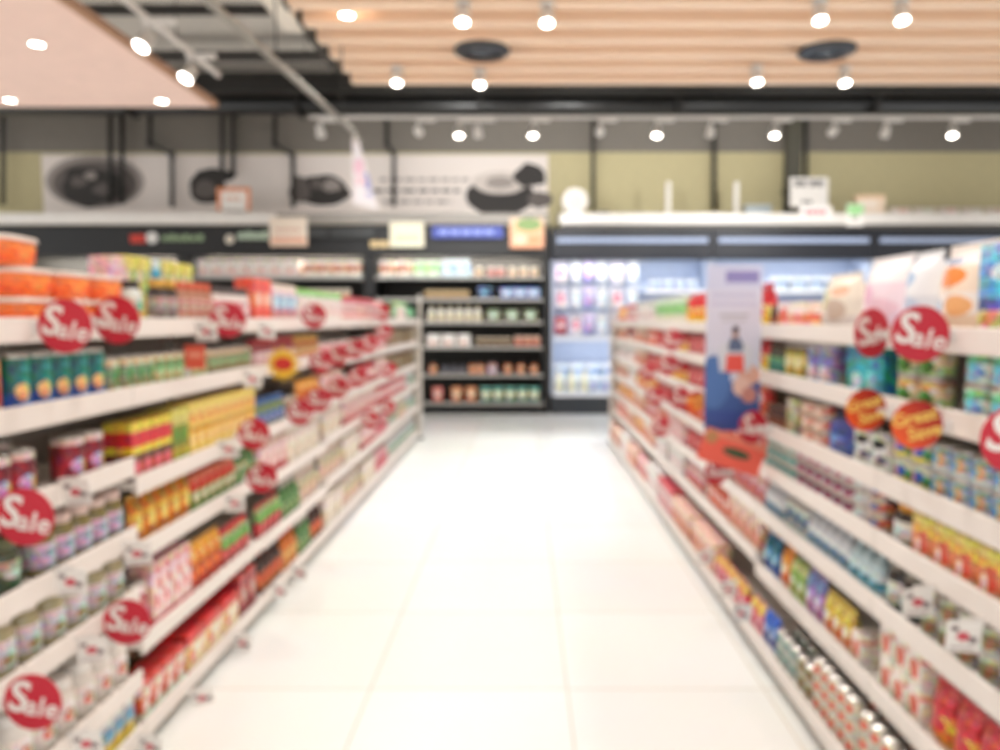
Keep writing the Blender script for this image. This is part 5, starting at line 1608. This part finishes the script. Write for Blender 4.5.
def blob(mb, px, py, rx, rz, m, lay, seed, wob=.0, n=26):
    c = at_y(px, py, MY)
    rnd = random.Random(seed)
    ph = [rnd.uniform(0, 6.28) for _ in range(4)]
    k = 12.6 / FPX
    pts = []
    for i in range(n):
        a = 2 * PI * i / n
        w = 1 + wob * (math.sin(3 * a + ph[0]) + .7 * math.sin(5 * a + ph[1]) + .5 * math.sin(8 * a + ph[2]))
        pts.append((c.x - ma_.x + rx * k * w * math.cos(a), c.z - ma_.z + .1 + rz * k * w * math.sin(a)))
    y0 = -.031 - .002 * lay
    mb.add([(x, y0, z) for x, z in pts] + [(x, y0 + .0025, z) for x, z in pts], [list(range(n)), *[[i, n + i, n + (i + 1) % n, (i + 1) % n] for i in range(n)]], m)


pic = MB()
blob(pic, 96, 182, 49, 26, g3, 1, 1)
blob(pic, 96, 184, 42, 22, g2_, 2, 2)
blob(pic, 93, 187, 31, 19, g1, 3, 3, .08)
blob(pic, 80, 182, 8, 5, g2_, 4, 4, .1)
blob(pic, 105, 190, 10, 6, g2_, 4, 5, .1)
blob(pic, 92, 176, 6, 4, g3, 5, 6, .1)
link('printed_picture', pic, mu)
pic = MB()
blob(pic, 208, 188, 18, 16, g1, 1, 7, .03)
blob(pic, 216, 176, 20, 7, g1, 2, 8, .06)
blob(pic, 206, 190, 11, 9, g2_, 3, 9, .05)
link('printed_picture', pic, mu)
pic = MB()
blob(pic, 322, 191, 28, 15, g1, 1, 10, .05)
blob(pic, 300, 190, 10, 13, g2_, 2, 11, .08)
blob(pic, 332, 186, 9, 6, g3, 3, 12, .1)
blob(pic, 318, 184, 7, 5, g2_, 3, 13, .1)
link('printed_picture', pic, mu)
pic = MB()
blob(pic, 500, 197, 34, 19, g1, 1, 14, .02)
blob(pic, 500, 183, 27, 11, g4, 2, 15, .02)
blob(pic, 500, 183, 14, 6, g3, 3, 16, .03)
blob(pic, 530, 176, 16, 11, g1, 3, 17, .08)
blob(pic, 540, 200, 12, 8, g2_, 2, 18, .05)
link('printed_picture', pic, mu)
for py, xs, m in ((180, (380, 470), g3), (191, (372, 460), g2_), (202, (384, 452), g3)):
    tb = MB()
    rnd = random.Random(py)
    x = xs[0]
    while x < xs[1]:
        wv = rnd.uniform(6, 14)
        a, b = at_y(x, py + 1.6, MY), at_y(min(x + wv, xs[1]), py - 1.6, MY)
        tb.box((a.x - ma_.x, -.034, a.z - ma_.z + .1), (b.x - ma_.x, -.0305, b.z - ma_.z + .1), m)
        x += wv + 3
    link('lettering', tb, mu)

# ------------------------------------------------------------------ light
w = bpy.data.worlds.new('world_fill')  # even white fill, added through the open sides and back of the room
SC.world = w
w.use_nodes = True
bg = w.node_tree.nodes['Background']
bg.inputs[0].default_value = (1.0, .997, .992, 1)
bg.inputs[1].default_value = 1.0
vs = SC.view_settings
vs.view_transform = 'Standard'
vs.look = 'None'
vs.gamma = 1
vs.use_curve_mapping = False
vs.exposure = 0.58
SC.cycles.use_denoising = True
SC.cycles.max_bounces = 6
print('COUNTS', COUNT, len(bpy.data.objects))
